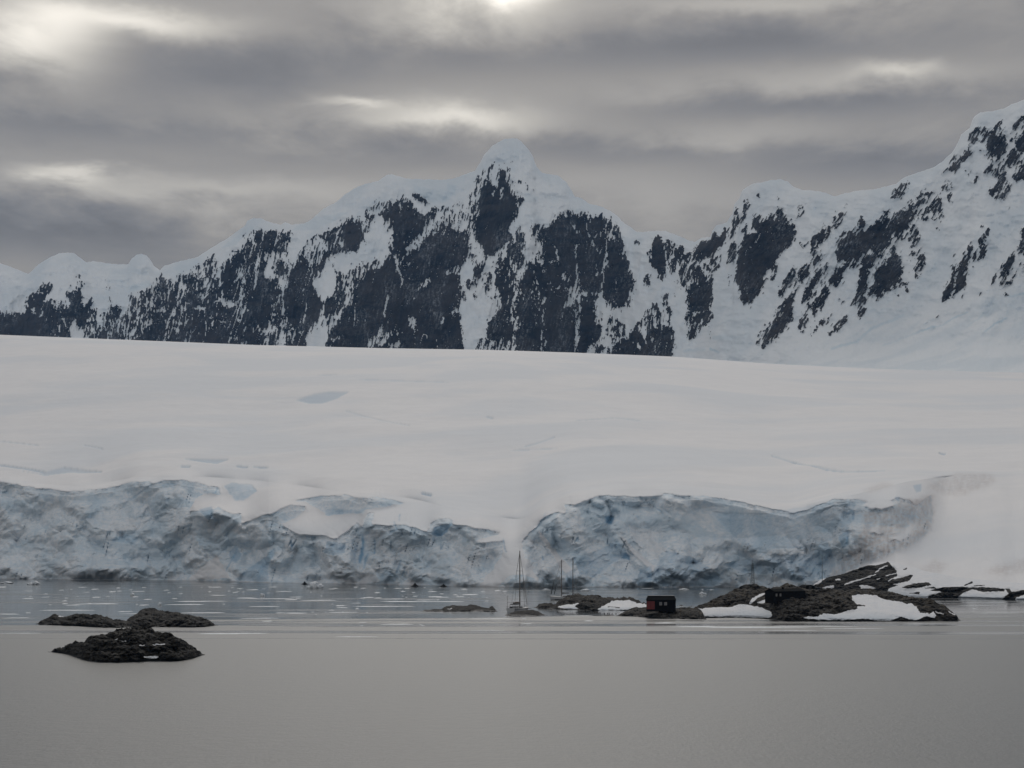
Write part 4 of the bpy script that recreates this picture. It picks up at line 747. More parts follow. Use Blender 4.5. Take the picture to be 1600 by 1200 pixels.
ISL_C = ((1080,860),6.667)
T_main = [((1080,860),6.667,[(-1,[(60,650),(80,610),(210,590),(400,590),(500,570),(600,570),(740,600),(840,650),(840,690),(800,703),(60,690)]),(-1,[(600,560),(640,500),(710,460),(790,435),(865,428),(865,442),(780,450),(710,490),(640,550)]),(-1,[(680,552),(780,510),(865,470),(865,512),(800,545),(720,557)])]),
 ((1280,860),5,[(-1,[(255,355),(330,345),(440,355),(500,380),(600,400),(690,420),(720,410),(760,450),(790,490),(860,500),(890,475),(915,510),(900,530),(840,515),(770,545),(700,540),(640,520),(560,548),(440,550),(380,535),(200,545),(0,545),(-60,535),(-130,530),(-80,515),(-20,520),(40,500),(130,500),(200,480),(300,460),(300,430),(260,390)]),('L',-1,1.6,[(910,478),(970,500)]),('L',-1,1.4,[(1010,482),(1060,510)]),('L',1,2.5,[(290,430),(350,432)]),
  (-.9,[(60,292),(150,270),(170,285),(110,300)])])]
main_island, prof_main = island('rocky_island',
  [(1074,957),(1090,947),(1105,941),(1118,935),(1135,928),(1150,919),(1160,915),(1178,913),(1195,917),(1205,919),(1215,917),(1222,914),(1230,912),(1238,914),(1250,918),(1262,921),(1280,923),(1290,921),(1320,921),(1345,923),(1365,920),(1385,925),(1400,927),(1425,933),(1445,935),(1460,939),(1480,950),(1490,958),(1503,969)],
  [(1074,964),(1090,966),(1150,965),(1205,967),(1215,971),(1280,971),(1350,971),(1440,971),(1490,970),(1503,970)], 46, T_main, seed=300, warm=0.45, amp=1.0)
hut_point, _ = island('rocky_island', [(962,961),(975,957),(985,953),(993,950),(1010,950.5),(1056,951),(1075,949),(1092,952),(1104,956)],
  [(962,962),(985,963.5),(1010,965),(1040,967),(1090,968),(1104,968)], 26, [((860,860),6.667,[('L',-1,1,[(1080,610),(1105,615)])])], seed=330, warm=0.35, amp=0.8, bump=1.2)
mid_island, prof_mid = island('rocky_island', [(833,948),(845,943),(858,942),(868,944),(876,939),(882,934),(890,931),(900,929),(915,929),(930,930),(945,933),(960,934),(975,933),(985,933),(990,936),(1000,940),(1012,944),(1030,948),(1040,951)],
  [(833,949.5),(855,950),(875,953),(900,952),(930,955),(940,953),(975,954),(1000,953.5),(1040,953)], 40,
  [((860,860),6.667,[(-1,[(75,600),(90,580),(130,568),(310,560),(280,575),(250,582),(300,612),(180,610)]),(-1,[(495,610),(560,572),(640,530),(700,522),(820,525),(900,555),(1005,565),(1100,590),(880,592),(840,610),(780,620),(500,622)]),('L',1,1.2,[(600,590),(720,600)])])], seed=360, warm=0.3, amp=0.8, bump=2.2)

ROCKG = None
def rock_thing(nm, label, cat, *a, **k):
    o, _ = island(nm, *a, **k); tag(o, label, cat); return o
rock_thing('rock_islet', 'large dark rocky hump with tiny snow flecks, nearest rock in the grey foreground water', 'rock',
  [(75,1018),(84,1015),(92,1013),(104,1011),(114,1005),(124,1001),(132,1001),(138,996),(150,995),(166,991),(182,983),(192,983),(208,980),(216,979),(226,980),(236,982),(242,987),(256,989),(265,990),(274,998),(286,1003),(300,1008),(308,1014),(320,1021)],
  [(75,1018.5),(92,1020),(110,1022),(122,1029),(150,1035),(190,1035),(240,1033),(285,1033),(308,1027),(320,1022)], 17,
  [((40,900),5,[('L',-1,1.6,[(1000,547),(1090,542)]),(-1,[(920,628),(1040,628),(1040,640),(980,648),(925,640)]),('L',-.6,1.4,[(700,500),(720,490)]),('L',-.6,1.2,[(730,512),(790,508)]),('L',-.5,1.2,[(890,545),(930,545)])])], seed=400, amp=0.75, bump=2.6, sc=1.5, dx=0.6, nr=120, kind=None)
rock_thing('rock_islet', 'long low black reef with two humps, behind the nearest rock hump at left', 'rock',
  [(56,973),(64,969),(74,965),(82,961),(92,961),(104,963),(116,961),(128,960),(140,961),(152,961),(162,964),(176,969),(188,968),(198,968),(204,964),(214,958),(222,951),(230,950),(238,950),(252,953),(264,956),(280,959),(296,962),(312,965),(326,969),(334,974),(341,976)],
  [(56,974.5),(80,977),(120,978),(160,981),(200,981),(250,980),(300,980.5),(326,979.5),(341,976.5)], 30,
  [((40,900),5,[('L',-1,1.4,[(260,312),(330,310)])])], seed=430, amp=0.9, bump=1.8, sc=1.3, dx=0.6, kind=None)
rock_thing('rock_islet', 'thin flat brown reef in the water left of the nearer yacht', 'rock',
  [(656,954),(664,952.2),(690,951.6),(696,948),(706,946),(716,947),(726,946.5),(736,945),(746,946),(752,949),(764,950),(768,947.5),(773,948),(777,951),(778,954)],
  [(656,955.2),(700,955.8),(740,955),(778,955.5)], 34, [((640,840),6.154,[('L',-.9,1,[(360,688),(410,686)]),('L',-1,1.2,[(670,660),(740,662)])])], seed=460, amp=0.8, bump=1.0, kind=None)
rock_thing('rock_islet', 'smooth black rock just in front of the nearer yacht hull', 'rock',
  [(786,961),(790,959.5),(796,959),(799,957),(806,955.5),(818,954),(822,953),(832,953),(840,955),(848,959),(856,960.6)],
  [(786,961.5),(800,961.8),(830,961.8),(856,961.2)], 14, [], seed=480, amp=0.3, bump=0.7, kind=None)
for i, (a, b, y0, y1, lab) in enumerate([(1059, 1070, 946.5, 943.6, 'small dark rock awash just right of the red doored hut'), (1077, 1084, 947.4, 945.4, 'tiny dark rock awash between the red doored hut and the big island'),
      (641, 656, 916.2, 910, 'added black lump for the dark of a cave mouth in the ice cliff foot, the left of two close together'), (685, 701, 917.2, 911.5, 'added black lump for the dark of a cave mouth in the ice cliff foot, the right of two close together'),  # lumps at the cliff foot are added to give the dark of cave mouths
      (470, 482, 912.8, 906.5, 'added black lump for the dark hollow in the ice cliff foot beside the white ice lump')]):
    rock_thing('rock_or_cave_dark', lab, 'rock', [(a, y0 - .3), (a + 2, (y0 + y1) / 2), ((a + b) / 2, y1), (b - 2, (y0 + y1) / 2 + .4), (b, y0 - .3)], [(a, y0), (b, y0)], 8, [], seed=500 + i * 9, amp=0.4, bump=0.6, kind=None, nr=30)

# rocks at the foot of the snow slope on the right
TS = [((1280,860),5,[(-1,[(-100,-100),(3000,-100),(3000,600),(-100,600)]),
 (1,[(-100,290),(0,260),(60,210),(200,180),(380,115),(450,120),(540,90),(555,110),(600,150),(610,200),(580,230),(720,190),(735,195),(700,240),(560,270),(620,270),(540,300),(520,340),(-100,340)]),
 ('L',-1,2.2,[(130,230),(165,226)]),('L',-1,2.2,[(200,268),(260,245),(330,228)]),(-1,[(310,270),(380,275),(460,300),(330,298)]),(-1,[(0,298),(110,272),(120,292)]),('L',-1,2,[(440,170),(480,140),(530,125)]),('L',-1,1.6,[(380,205),(440,190)]),('L',-1,1.3,[(520,200),(600,180)]),('L',-1,1.6,[(330,225),(400,205)]),('L',-1,1.4,[(540,240),(600,210)]),('L',-1,1.2,[(450,228),(475,222)]),
 (1,[(640,290),(740,260),(850,250),(880,270),(780,295),(680,300)]),(1,[(810,298),(900,282),(912,298)]),(1,[(860,312),(960,290),(1080,285),(1200,290),(1300,290),(1450,300),(1450,320),(1280,328),(1200,305),(1130,330),(1060,385),(940,385),(850,385),(850,360),(960,325)]),
 (1,[(1450,295),(1490,300),(1500,325),(1600,310),(1800,300),(1800,330),(1600,345),(1540,370),(1530,395),(1430,395),(1430,378),(1480,340)]),(1,[(1125,275),(1200,240),(1195,260),(1140,278)]),(.8,[(690,337),(790,322),(780,342)]),('L',.9,2,[(660,150),(685,140)]),
 ('L',.8,1.8,[(1210,278),(1290,272)]),(1,[(1830,330),(2100,300),(2400,330),(2300,380),(1900,380)])])]
def shift_up(L, d): return [(x, y - d) for x, y in L]
island('shore_slope', [(1262,921),(1270,914),(1283,905),(1300,900),(1320,896),(1340,888),(1355,883),(1370,879),(1392,876.5),(1420,884),(1450,893),(1500,902),(1550,907),(1600,911),(1750,912),(1900,915)],
  [(1262,925),(1330,928),(1400,933),(1445,935),(1500,934.5),(1560,936),(1600,937),(1750,940),(1900,943)], 55, TS, seed=530, amp=1.4, bump=0.7, nr=110, dx=0.8)
# ------------------------------------------------------------------ small things: mesh builder
import bmesh
class MB:
    def __init__(s): s.bm = bmesh.new()
    def box(s, x0, x1, y0, y1, z0, z1, bev=0.0):
        v = [s.bm.verts.new((x, y, z)) for z in (z0, z1) for y in (y0, y1) for x in (x0, x1)]
        for f in ((0, 2, 3, 1), (4, 5, 7, 6), (0, 1, 5, 4), (2, 6, 7, 3), (0, 4, 6, 2), (1, 3, 7, 5)): s.bm.faces.new([v[i] for i in f])
        return s
    def tube(s, pts, r, n=8, caps=True):
        """a tube along points; r is one radius or one per point"""
        pts = [Vector(p) for p in pts]; rs = r if isinstance(r, (list, tuple)) else [r] * len(pts)
        rings = []
        for i, p in enumerate(pts):
            d = (pts[min(i + 1, len(pts) - 1)] - pts[max(i - 1, 0)]).normalized()
            a = d.cross(Vector((0, 0, 1)) if abs(d.z) < 0.9 else Vector((1, 0, 0))).normalized(); b = d.cross(a)
            rings.append([s.bm.verts.new(p + (a * math.cos(2 * math.pi * k / n) + b * math.sin(2 * math.pi * k / n)) * rs[i]) for k in range(n)])
        for A, B in zip(rings[:-1], rings[1:]):
            for k in range(n): s.bm.faces.new((A[k], A[(k + 1) % n], B[(k + 1) % n], B[k]))
        if caps: s.bm.faces.new(rings[0][::-1]); s.bm.faces.new(rings[-1])
        return s
    def loft(s, secs, close=True, caps=True):
        R_ = [[s.bm.verts.new(p) for p in sec] for sec in secs]
        n = len(R_[0])
        for A, B in zip(R_[:-1], R_[1:]):
            for k in range(n if close else n - 1): s.bm.faces.new((A[k], A[(k + 1) % n], B[(k + 1) % n], B[k]))
        if caps: s.bm.faces.new(R_[0][::-1]); s.bm.faces.new(R_[-1])
        return s
    def ball(s, c, r, sub=2):
        m = bmesh.ops.create_icosphere(s.bm, subdivisions=sub, radius=1.0)
        for v in m['verts']: v.co = Vector((c[0] + v.co.x * r[0], c[1] + v.co.y * r[1], c[2] + v.co.z * r[2]))
        return s
    def build(s, name, mat, parent=None, smooth=False, jit=0.0, loc=None):
        bmesh.ops.recalc_face_normals(s.bm, faces=s.bm.faces)
        me = bpy.data.meshes.new(name); s.bm.to_mesh(me); s.bm.free()
        if smooth:
            for p in me.polygons: p.use_smooth = True
        me.materials.append(mat)
        o = bpy.data.objects.new(name, me); COL.objects.link(o)
        if parent: o.parent = parent
        if loc is not None: o.location = loc
        return o
def empty(name, loc, rz=0.0, label=None, cat=None, group=None):
    o = bpy.data.objects.new(name, None); COL.objects.link(o); o.location = loc; o.rotation_euler = (0, 0, rz)
    return tag(o, label, cat, group)

M_black = mat_plain('black_stained_timber', (0.009, 0.008, 0.008), 0.85, 0.4, 1.5, Specular_IOR_Level=0.08)
M_roof = mat_plain('black_roofing_felt', (0.007, 0.0075, 0.0075), 0.9, 0.5, 0.8, Specular_IOR_Level=0.05)
M_red = mat_plain('red_painted_boards', (0.13, 0.010, 0.010), 0.6, 0.3, 2.0)
M_pane = mat_plain('dull_window_glass', (0.16, 0.165, 0.17), 0.25, 0.2, 2.0)
M_frame = mat_plain('pale_window_frame', (0.22, 0.20, 0.19), 0.6)
M_snow = mat_plain('ridge_snow', (0.80, 0.82, 0.84), 0.8, 0.05)
M_hull = mat_plain('grey_hull_paint', (0.40, 0.41, 0.42), 0.4, 0.15)
M_hull2 = mat_plain('pale_hull_paint', (0.36, 0.36, 0.36), 0.4, 0.15)
M_dark = mat_plain('dark_canvas', (0.030, 0.032, 0.034), 0.8)
M_wood = mat_plain('brown_boom_cover', (0.10, 0.075, 0.055), 0.7)
M_alu = mat_plain('dull_mast_alloy', (0.14, 0.125, 0.115), 0.5)
M_wire = mat_plain('rigging_wire', (0.07, 0.07, 0.07), 0.5)
M_steel = mat_plain('weathered_steel', (0.055, 0.075, 0.085), 0.6)
M_stone = mat_plain('piled_stone', (0.10, 0.075, 0.055), 0.9, 0.6, 2.0)

def sail_hull(L, B, H, parent, mat, bow_rise=0.5):
    secs = []
    n = 15
    for i in range(n):
        f = i / (n - 1); x = -L / 2 + L * f
        w_ = B / 2 * (0.78 + 0.22 * math.sin(min(f / .5, 1) * math.pi / 2)) if f < .5 else B / 2 * max(0.03, math.cos((f - .5) / .5 * math.pi / 2) ** 0.75)
        sh = H + bow_rise * max(0, (f - .35)) ** 1.5 + 0.12 * (1 - f) ** 2
        dp = -0.5 * math.sin(math.pi * min(max(f, .06), .97)) ** .5
        secs.append([Vector((x + (0.35 * (sh - z) / sh if 0 else 0) + (f ** 6) * (z * 0.35), y, z)) for y, z in ((-w_ * .15, dp), (-w_ * .72, dp * .4), (-w_ * .96, H * .35), (-w_, sh), (-w_ * .5, sh + .06), (0, sh + .09), (w_ * .5, sh + .06), (w_, sh), (w_ * .96, H * .35), (w_ * .72, dp * .4), (w_ * .15, dp))])
    return MB().loft(secs).build('hull', mat, parent, smooth=False)

def nearer_yacht():
    Yw = wy(956.5); c = wp(811, 956.5, Yw)
    rz = R(62)                    # bow turned away and a little to the right
    b = empty('sailing_yacht', (c.x, c.y + 4, 0), rz, 'nearer sailing yacht with one tall bare mast and dark canopy, behind a smooth black rock', 'yacht', 'anchored sailing yachts')
    hull = sail_hull(12.5, 4.0, 1.25, b, M_hull)
    MB().box(-6.0, 5.6, -2.02, 2.02, 1.02, 1.12).build('rubbing_strake', M_dark, hull)
    cab = MB().loft([[(-2.6, -1.25, 1.3), (-2.6, 1.25, 1.3), (-2.5, 1.1, 2.0), (-2.5, -1.1, 2.0)], [(1.6, -1.1, 1.35), (1.6, 1.1, 1.35), (1.0, .9, 1.85), (1.0, -.9, 1.85)]]).build('cabin', M_hull2, b)
    for y in (-1.17, 1.17): MB().box(-2.0, 0.4, y - .02 if y < 0 else y - .06, y + .06 if y < 0 else y + .02, 1.55, 1.78).build('window', M_dark, cab)
    can = MB().loft([[(-4.2, -1.5, 2.55), (-4.2, 1.5, 2.55), (-4.2, 1.2, 2.78), (-4.2, 0, 2.88), (-4.2, -1.2, 2.78)], [(-1.9, -1.4, 2.5), (-1.9, 1.4, 2.5), (-1.9, 1.1, 2.75), (-1.9, 0, 2.86), (-1.9, -1.1, 2.75)]]).build('canopy', M_dark, b)
    for x in (-4.1, -2.0):
        for y in (-1.4, 1.4): MB().tube([(x, y, 1.3), (x, y, 2.6)], .05, 6).build('canopy_post', M_alu, can)
    mast = MB().tube([(0.6, 0, 1.3), (0.6, 0, 12), (0.6, 0, 21.2)], [.23, .20, .15], 10).build('mast', M_alu, b)
    for z, w_ in ((8.2, 1.5), (14.2, 1.15)): MB().tube([(0.6, -w_, z), (0.6, w_, z)], .05, 6).build('spreader', M_alu, mast)
    MB().tube([(0.6, 0, 21.2), (.6, 0, 22.1)], .02, 5).build('antenna', M_wire, mast)
    boom = MB().tube([(0.5, 0, 2.9), (-4.6, 0, 3.05)], [.14, .12], 8).build('boom', M_alu, b)
    MB().tube([(0.3, 0, 3.12), (-1.5, 0, 3.3), (-4.3, 0, 3.2)], [.26, .24, .14], 8).build('sail_cover', M_wood, boom)
    for n_, p in (('forestay', [(0.6, 0, 20.8), (6.2, 0, 1.9)]), ('backstay', [(0.6, 0, 21.1), (-6.0, 0, 1.6)]), ('shroud', [(0.6, 0, 20.6), (.6, -1.15, 14.2), (.6, -1.5, 8.2), (.4, -1.95, 1.4)]), ('shroud', [(0.6, 0, 20.6), (.6, 1.15, 14.2), (.6, 1.5, 8.2), (.4, 1.95, 1.4)])):
        MB().tube(p, .035, 5).build(n_, M_wire, b)
    MB().tube([(5.95, 0, 2.6), (2.6, 0, 14)], [.13, .07], 7).build('furled_sail', M_hull2, b)
    # stern gantry with wind generator and the davits
    g = MB(); g.tube([(-5.7, -1.5, 1.3), (-5.9, -1.5, 3.4), (-5.9, 1.5, 3.4), (-5.7, 1.5, 1.3)], .055, 6); g.build('stern_gantry', M_alu, b)
    for y, z in ((1.45, 5.0),):
        pl_ = MB().tube([(-5.9, y, 1.3), (-5.9, y, z)], .055, 6).build('pole', M_alu, b)
        MB().ball((-5.9, y, z + .12), (.22, .12, .14), 2).build('wind_generator', M_hull2, pl_)
        bl = MB()
        for k in range(3): a = k * 2.094 + .4; bl.box(-5.66, -5.64, y - .05, y + .05, z + .12, z + .75); 
        bl.build('rotor_blade', M_alu, pl_)
    rail = MB()
    for s_ in (-1, 1):
        P = [(-6.0 + 11.5 * k / 8, s_ * (1.85 if k < 5 else 1.85 * math.cos((k - 4.5) / 3.8 * 1.5)), 2.05 + .25 * (k / 8) ** 2) for k in range(9)]
        rail.tube(P, .022, 5)
        for p in P: rail.tube([(p[0], p[1], p[2] - .75), p], .022, 5)
    rail.build('guard_rail', M_wire, b)
    # an orange fender-like dinghy engine is too small to see: only the stern locker shows
    MB().box(-6.15, -5.5, -.55, .45, 1.25, 1.95).build('stern_locker', M_dark, b)
    # signal pole standing forward, with its small cross top
    mz = MB().tube([(3.9, 0.0, 1.6), (3.9, 0.0, 7.3)], .06, 6).build('radar_pole', M_alu, b)
    MB().box(3.8, 4.0, -.45, .45, 7.25, 7.42).build('radar', M_hull2, mz)
    return b
nearer_yacht()

def farther_yacht():
    Yw = wy(937.2); L = 15.5
    cx = (882.5 - HX) / F * Yw
    b = empty('sailing_ketch', (cx, Yw + 2, 0), math.pi - R(8), 'farther two masted sailing boat, grey hull half hidden behind the middle rocky island', 'yacht', 'anchored sailing yachts')
    k = Yw / F
    hull = sail_hull(L * .80, 3.7, 1.15, b, M_hull, 0.9)
    MB().box(-5.5, 4.2, -1.9, 1.9, 0.12, 0.30).build('boot_stripe', M_dark, hull)
    cab = MB().loft([[(-3.6, -1.1, 1.2), (-3.6, 1.1, 1.2), (-3.5, .95, 1.95), (-3.5, -.95, 1.95)], [(1.8, -1.0, 1.3), (1.8, 1.0, 1.3), (1.2, .85, 1.8), (1.2, -.85, 1.8)]]).build('cabin', M_hull2, b)
    MB().box(-3.0, 0.6, 1.0, 1.12, 1.42, 1.66).build('window', M_dark, cab)
    xm = ((882.5 - 877.5) * k); xz = -((895.5 - 882.5) * k)
    mast = MB().tube([(xm, 0, 1.2), (xm, 0, 17.6)], [.22, .16], 8).build('mast', M_alu, b)
    MB().tube([(xm, -1.2, 9.6), (xm, 1.2, 9.6)], .05, 6).build('spreader', M_alu, mast)
    m2 = MB().tube([(xz, 0, 1.2), (xz, 0, 18.4)], [.22, .16], 8).build('mast', M_alu, b)
    MB().tube([(xz, -1.0, 10.2), (xz, 1.0, 10.2)], .05, 6).build('spreader', M_alu, m2)
    for n_, p in (('forestay', [(xm, 0, 17.4), (6.1, 0, 2.1)]), ('forestay', [(xm, 0, 13.0), (4.7, 0, 1.9)]), ('triatic_stay', [(xm, 0, 17.4), (xz, 0, 18.0)]), ('shroud', [(xm, 0, 17.2), (xm, -1.2, 9.6), (xm, -1.7, 1.3)]), ('shroud', [(xm, 0, 17.2), (xm, 1.2, 9.6), (xm, 1.7, 1.3)]), ('shroud', [(xz, 0, 18), (xz, 1.0, 10.2), (xz, 1.6, 1.3)]), ('backstay', [(xz, 0, 18), (-5.8, 0, 1.4)])):
        MB().tube(p, .035, 5).build(n_, M_wire, b)
    MB().tube([(6.0, 0, 2.5), (4.6, 0, 8.8)], [.20, .12], 7).build('furled_sail', M_dark, b)
    MB().tube([(4.65, 0, 2.4), (3.6, 0, 7.0)], [.15, .08], 7).build('furled_sail', M_dark, b)
    bo = MB().tube([(xm - .1, 0, 2.7), (xm - 3.4, 0, 2.85)], [.13, .1], 7).build('boom', M_alu, b)
    MB().tube([(xm - .1, 0, 2.95), (xm - 3.2, 0, 3.02)], [.2, .13], 7).build('sail_cover', M_dark, bo)
    bo = MB().tube([(xz - .1, 0, 2.7), (xz - 2.6, 0, 2.8)], [.12, .1], 7).build('boom', M_alu, b)
farther_yacht()

# ------------------------------------------------------------------ huts
def ground_z(px, prof, Y):      # height of an island skyline under a column
    return CZ - (np.interp(px, prof[0], prof[1]) - HY) / F * Y
def red_end_hut():
    Y = 601.0; k = Y / F
    c = wp(1033, 951.5, Y)
    b = empty('boat_shed', (c.x, c.y, c.z), R(-4), 'black hut with a red door panel and two small windows on a low rocky point', 'hut')
    W, D, hw, hr = 9.2, 5.6, 2.75, 4.0
    x0, x1 = -W / 2, W / 2
    # walls: long side faces the viewer, the two short ends rise to a gable
    wl = MB(); bm = wl.bm
    P = [(x0, 0, -.8), (x1, 0, -.8), (x1, D, -.8), (x0, D, -.8), (x0, 0, hw), (x1, 0, hw), (x1, D, hw), (x0, D, hw), (x0, D / 2, hr), (x1, D / 2, hr)]
    V = [bm.verts.new(p) for p in P]
    for f in ((0, 1, 5, 4), (1, 2, 6, 9, 5), (2, 3, 7, 6), (3, 0, 4, 8, 7), (0, 3, 2, 1)): bm.faces.new([V[i] for i in f])
    for i in range(30): x = x0 + .15 + i * (W - .3) / 29; wl.box(x - .02, x + .02, -.03, 0.0, -.5, hw - .02)
    wl.build('wall', M_black, b)
    rf = MB()
    for s_ in (-1, 1):
        ya, yb = (D / 2, -.25) if s_ < 0 else (D / 2, D + .25)
        zb = hw - .08
        o_ = .25
        secs = [[(x0 - .1 + (.45 if q else 0) * 0, ya, hr + .06), (x0 - .18, yb, zb), (x0 - .18, yb, zb + .10), (x0 - .1, ya, hr + .16)], [(x1 + .1, ya, hr + .06), (x1 + .18, yb, zb), (x1 + .18, yb, zb + .10), (x1 + .1, ya, hr + .16)]] if 0 else \
               [[(x0 + .42, ya, hr + .06), (x0 - .18, yb, zb), (x0 - .18, yb, zb + .10), (x0 + .42, ya, hr + .16)], [(x1 - .42, ya, hr + .06), (x1 + .18, yb, zb), (x1 + .18, yb, zb + .10), (x1 - .42, ya, hr + .16)]]
        rf.loft(secs, close=True)
    roof = rf.build('roof', M_roof, b)
    MB().tube([(x0 + .4, D / 2, hr + .17), (x1 - .4, D / 2, hr + .17)], .09, 6).build('ridge_snow', M_snow, roof)
    dr = MB().box(x0 + .06, x0 + 2.6, -.07, -.035, -.1, 2.45).build('door', M_red, b, loc=None); dr['label'] = 'red painted boat shed door'
    MB().box(x0 + 1.38, x0 + 1.42, -.085, -.07, -.1, 2.45).build('door_joint', M_black, dr)
    for px_ in (1032.3, 1040.0):
        xw = (px_ - 1033) * k
        f = MB().box(xw - .42, xw + .42, -.08, -.035, 1.15, 2.15).build('window', M_frame, b)
        MB().box(xw - .30, xw + .30, -.095, -.08, 1.27, 2.03).build('pane', M_pane, f)
        MB().box(xw - .03, xw + .03, -.11, -.095, 1.27, 2.03).build('glazing_bar', M_frame, f)
red_end_hut()

def long_hut():
    Y = 587.5
    c = wp(1210.5, 937.5, Y)
    b = empty('long_hut', (c.x, c.y, c.z), R(33), 'long low black hut with two small windows, set into the big rocky island', 'hut')
    L, W, H = 12.5, 4.6, 2.55          # gable end faces left and forward
    wl = MB(); bm = wl.bm
    P = [(0, 0, -1), (L, 0, -1), (L, W, -1), (0, W, -1), (0, 0, H), (L, 0, H), (L, W, H), (0, W, H), (0, W / 2, H + .75), (L, W / 2, H + .75)]
    V = [bm.verts.new(p) for p in P]
    for f in ((0, 1, 5, 4), (1, 2, 6, 9, 5), (2, 3, 7, 6), (3, 0, 4, 8, 7), (0, 3, 2, 1)): bm.faces.new([V[i] for i in f])
    wl.build('wall', M_black, b)
    rf = MB()
    for yb in (-.2, W + .2): rf.loft([[(-.2, W / 2, H + .80), (-.2, yb, H - .02), (-.2, yb, H + .08), (-.2, W / 2, H + .90)], [(L + .2, W / 2, H + .80), (L + .2, yb, H - .02), (L + .2, yb, H + .08), (L + .2, W / 2, H + .90)]])
    roof = rf.build('roof', M_roof, b)
    MB().box(5.0, 5.5, W / 2 - .25, W / 2 + .25, H + .7, H + 1.35).build('chimney', M_black, roof)
    for xw in (.7, 2.3):
        f = MB().box(xw - .32, xw + .32, -.06, -.005, 1.1, 1.95).build('window', M_frame, b)
        MB().box(xw - .24, xw + .24, -.075, -.06, 1.18, 1.87).build('pane', M_pane, f)
        MB().box(xw - .24, xw + .24, -.09, -.075, 1.50, 1.55).build('glazing_bar', M_frame, f)
long_hut()

def arched_hut():
    Y = 622.0
    c = wp(1266, 922.5, Y)
    b = empty('arched_hut', (c.x, c.y, c.z), R(14), 'small black round roofed hut on the big island, right of the long hut', 'hut')
    r, L = 2.15, 5.5
    arc = [(-L / 2, 0, 0)]
    secs = []
    for y in (0, L):
        secs.append([(r * math.cos(a), y, -.5 if i in (0, 13) else r * .85 * math.sin(a)) for i, a in enumerate([0] + [math.pi * j / 11 for j in range(12)] + [math.pi])])
    MB().loft(secs).build('curved_roof', M_roof, b)
    MB().box(-.45, .45, -.08, -.01, -.4, 1.45).build('door', M_dark, b)
arched_hut()

def stone_cairn(px, py, Y, w_, h_, label):
    c = wp(px, py, Y); rr = random.Random(int(px))
    m = MB()
    for i in range(26):
        f = rr.random(); x = (rr.random() - .5) * w_ * (1 - f * .7); s_ = .16 + rr.random() * .22
        m.ball((x, (rr.random() - .5) * w_ * .6 * (1 - f * .6), f * h_), (s_ * 1.4, s_ * 1.2, s_), 1)
    tag(m.build('stone_pile', M_stone, loc=(c.x, c.y, c.z)), label, 'stone pile')
stone_cairn(1230, 916.5, 620, 3.4, .9, 'heap of brown stones and timber on the island crest behind the long hut')

def lattice_mast():
    Y = 626.0; c = wp(1176, 914.5, Y); k = Y / F
    b = empty('radio_mast', (c.x, c.y, c.z), R(20), 'slim lattice radio mast with short cross arms on the left crest of the big island', 'mast')
    H = 34.5 * k; w0, w1 = .52, .20
    m = MB(); cs = [(-1, -1), (1, -1), (1, 1), (-1, 1)]
    def cpt(i, f): w_ = w0 * (1 - f) + w1 * f; return (cs[i][0] * w_, cs[i][1] * w_, H * f)
    for i in range(4): m.tube([cpt(i, 0), cpt(i, 1)], .05, 5)
    n = 9
    for j in range(n):
        for i in range(4):
            i2 = (i + 1) % 4
            m.tube([cpt(i, j / n), cpt(i2, (j + 1) / n)], .03, 4); m.tube([cpt(i, (j + 1) / n), cpt(i2, (j + 1) / n)], .03, 4)
    m.build('lattice_frame', M_steel, b)
    for z, w_ in ((H * .90, .9), (H * .80, .55)): MB().tube([(-w_, 0, z), (w_, 0, z)], .06, 6).build('cross_arm', M_steel, b)
    MB().tube([(0, 0, H), (0, 0, H + 1.0)], .04, 5).build('antenna', M_steel, b)
    for a in (0.3, 2.4, 4.5): MB().tube([(0, 0, H * .85), (2.6 * math.cos(a), 2.6 * math.sin(a), -.4)], .022, 4).build('guy_wire', M_wire, b)
lattice_mast()
def pole(px, pb, pt, Y, r, label, cat='pole', name='antenna_pole'):
    c = wp(px, pb, Y); H = (pb - pt) * Y / F
    b = empty(name, (c.x, c.y, c.z), 0, label, cat)
    MB().tube([(0, 0, -.4), (0, 0, H * .5), (0, 0, H)], [r, r * .9, r * .6], 7).build('pole', M_steel, b)
    if H > 5:
        MB().box(-.25, .25, -.25, .25, -.3, .25).build('base_block', M_stone, b)
        for a in (0.5, 2.6, 4.7): MB().tube([(0, 0, H * .7), (1.9 * math.cos(a), 1.9 * math.sin(a), -.3)], .015, 4).build('guy_wire', M_wire, b)
    else: MB().ball((0, 0, H), (r * 1.6, r * 1.6, r * 1.6), 1).build('pole_cap', M_steel, b)
pole(1284.6, 914, 866.5, 640, .085, 'tall thin plain antenna pole rising right of the huts against the blue ice')
pole(1258.6, 921, 911.5, 618, .05, 'short thin post left of the round roofed hut', 'post', 'marker_post')
pole(1270.0, 916, 911.5, 624, .05, 'short thin post just right behind the round roofed hut', 'post', 'marker_post')
pole(1273.6, 922, 914.5, 618, .09, 'stubby dark post beside the right side of the round roofed hut', 'post', 'marker_post')

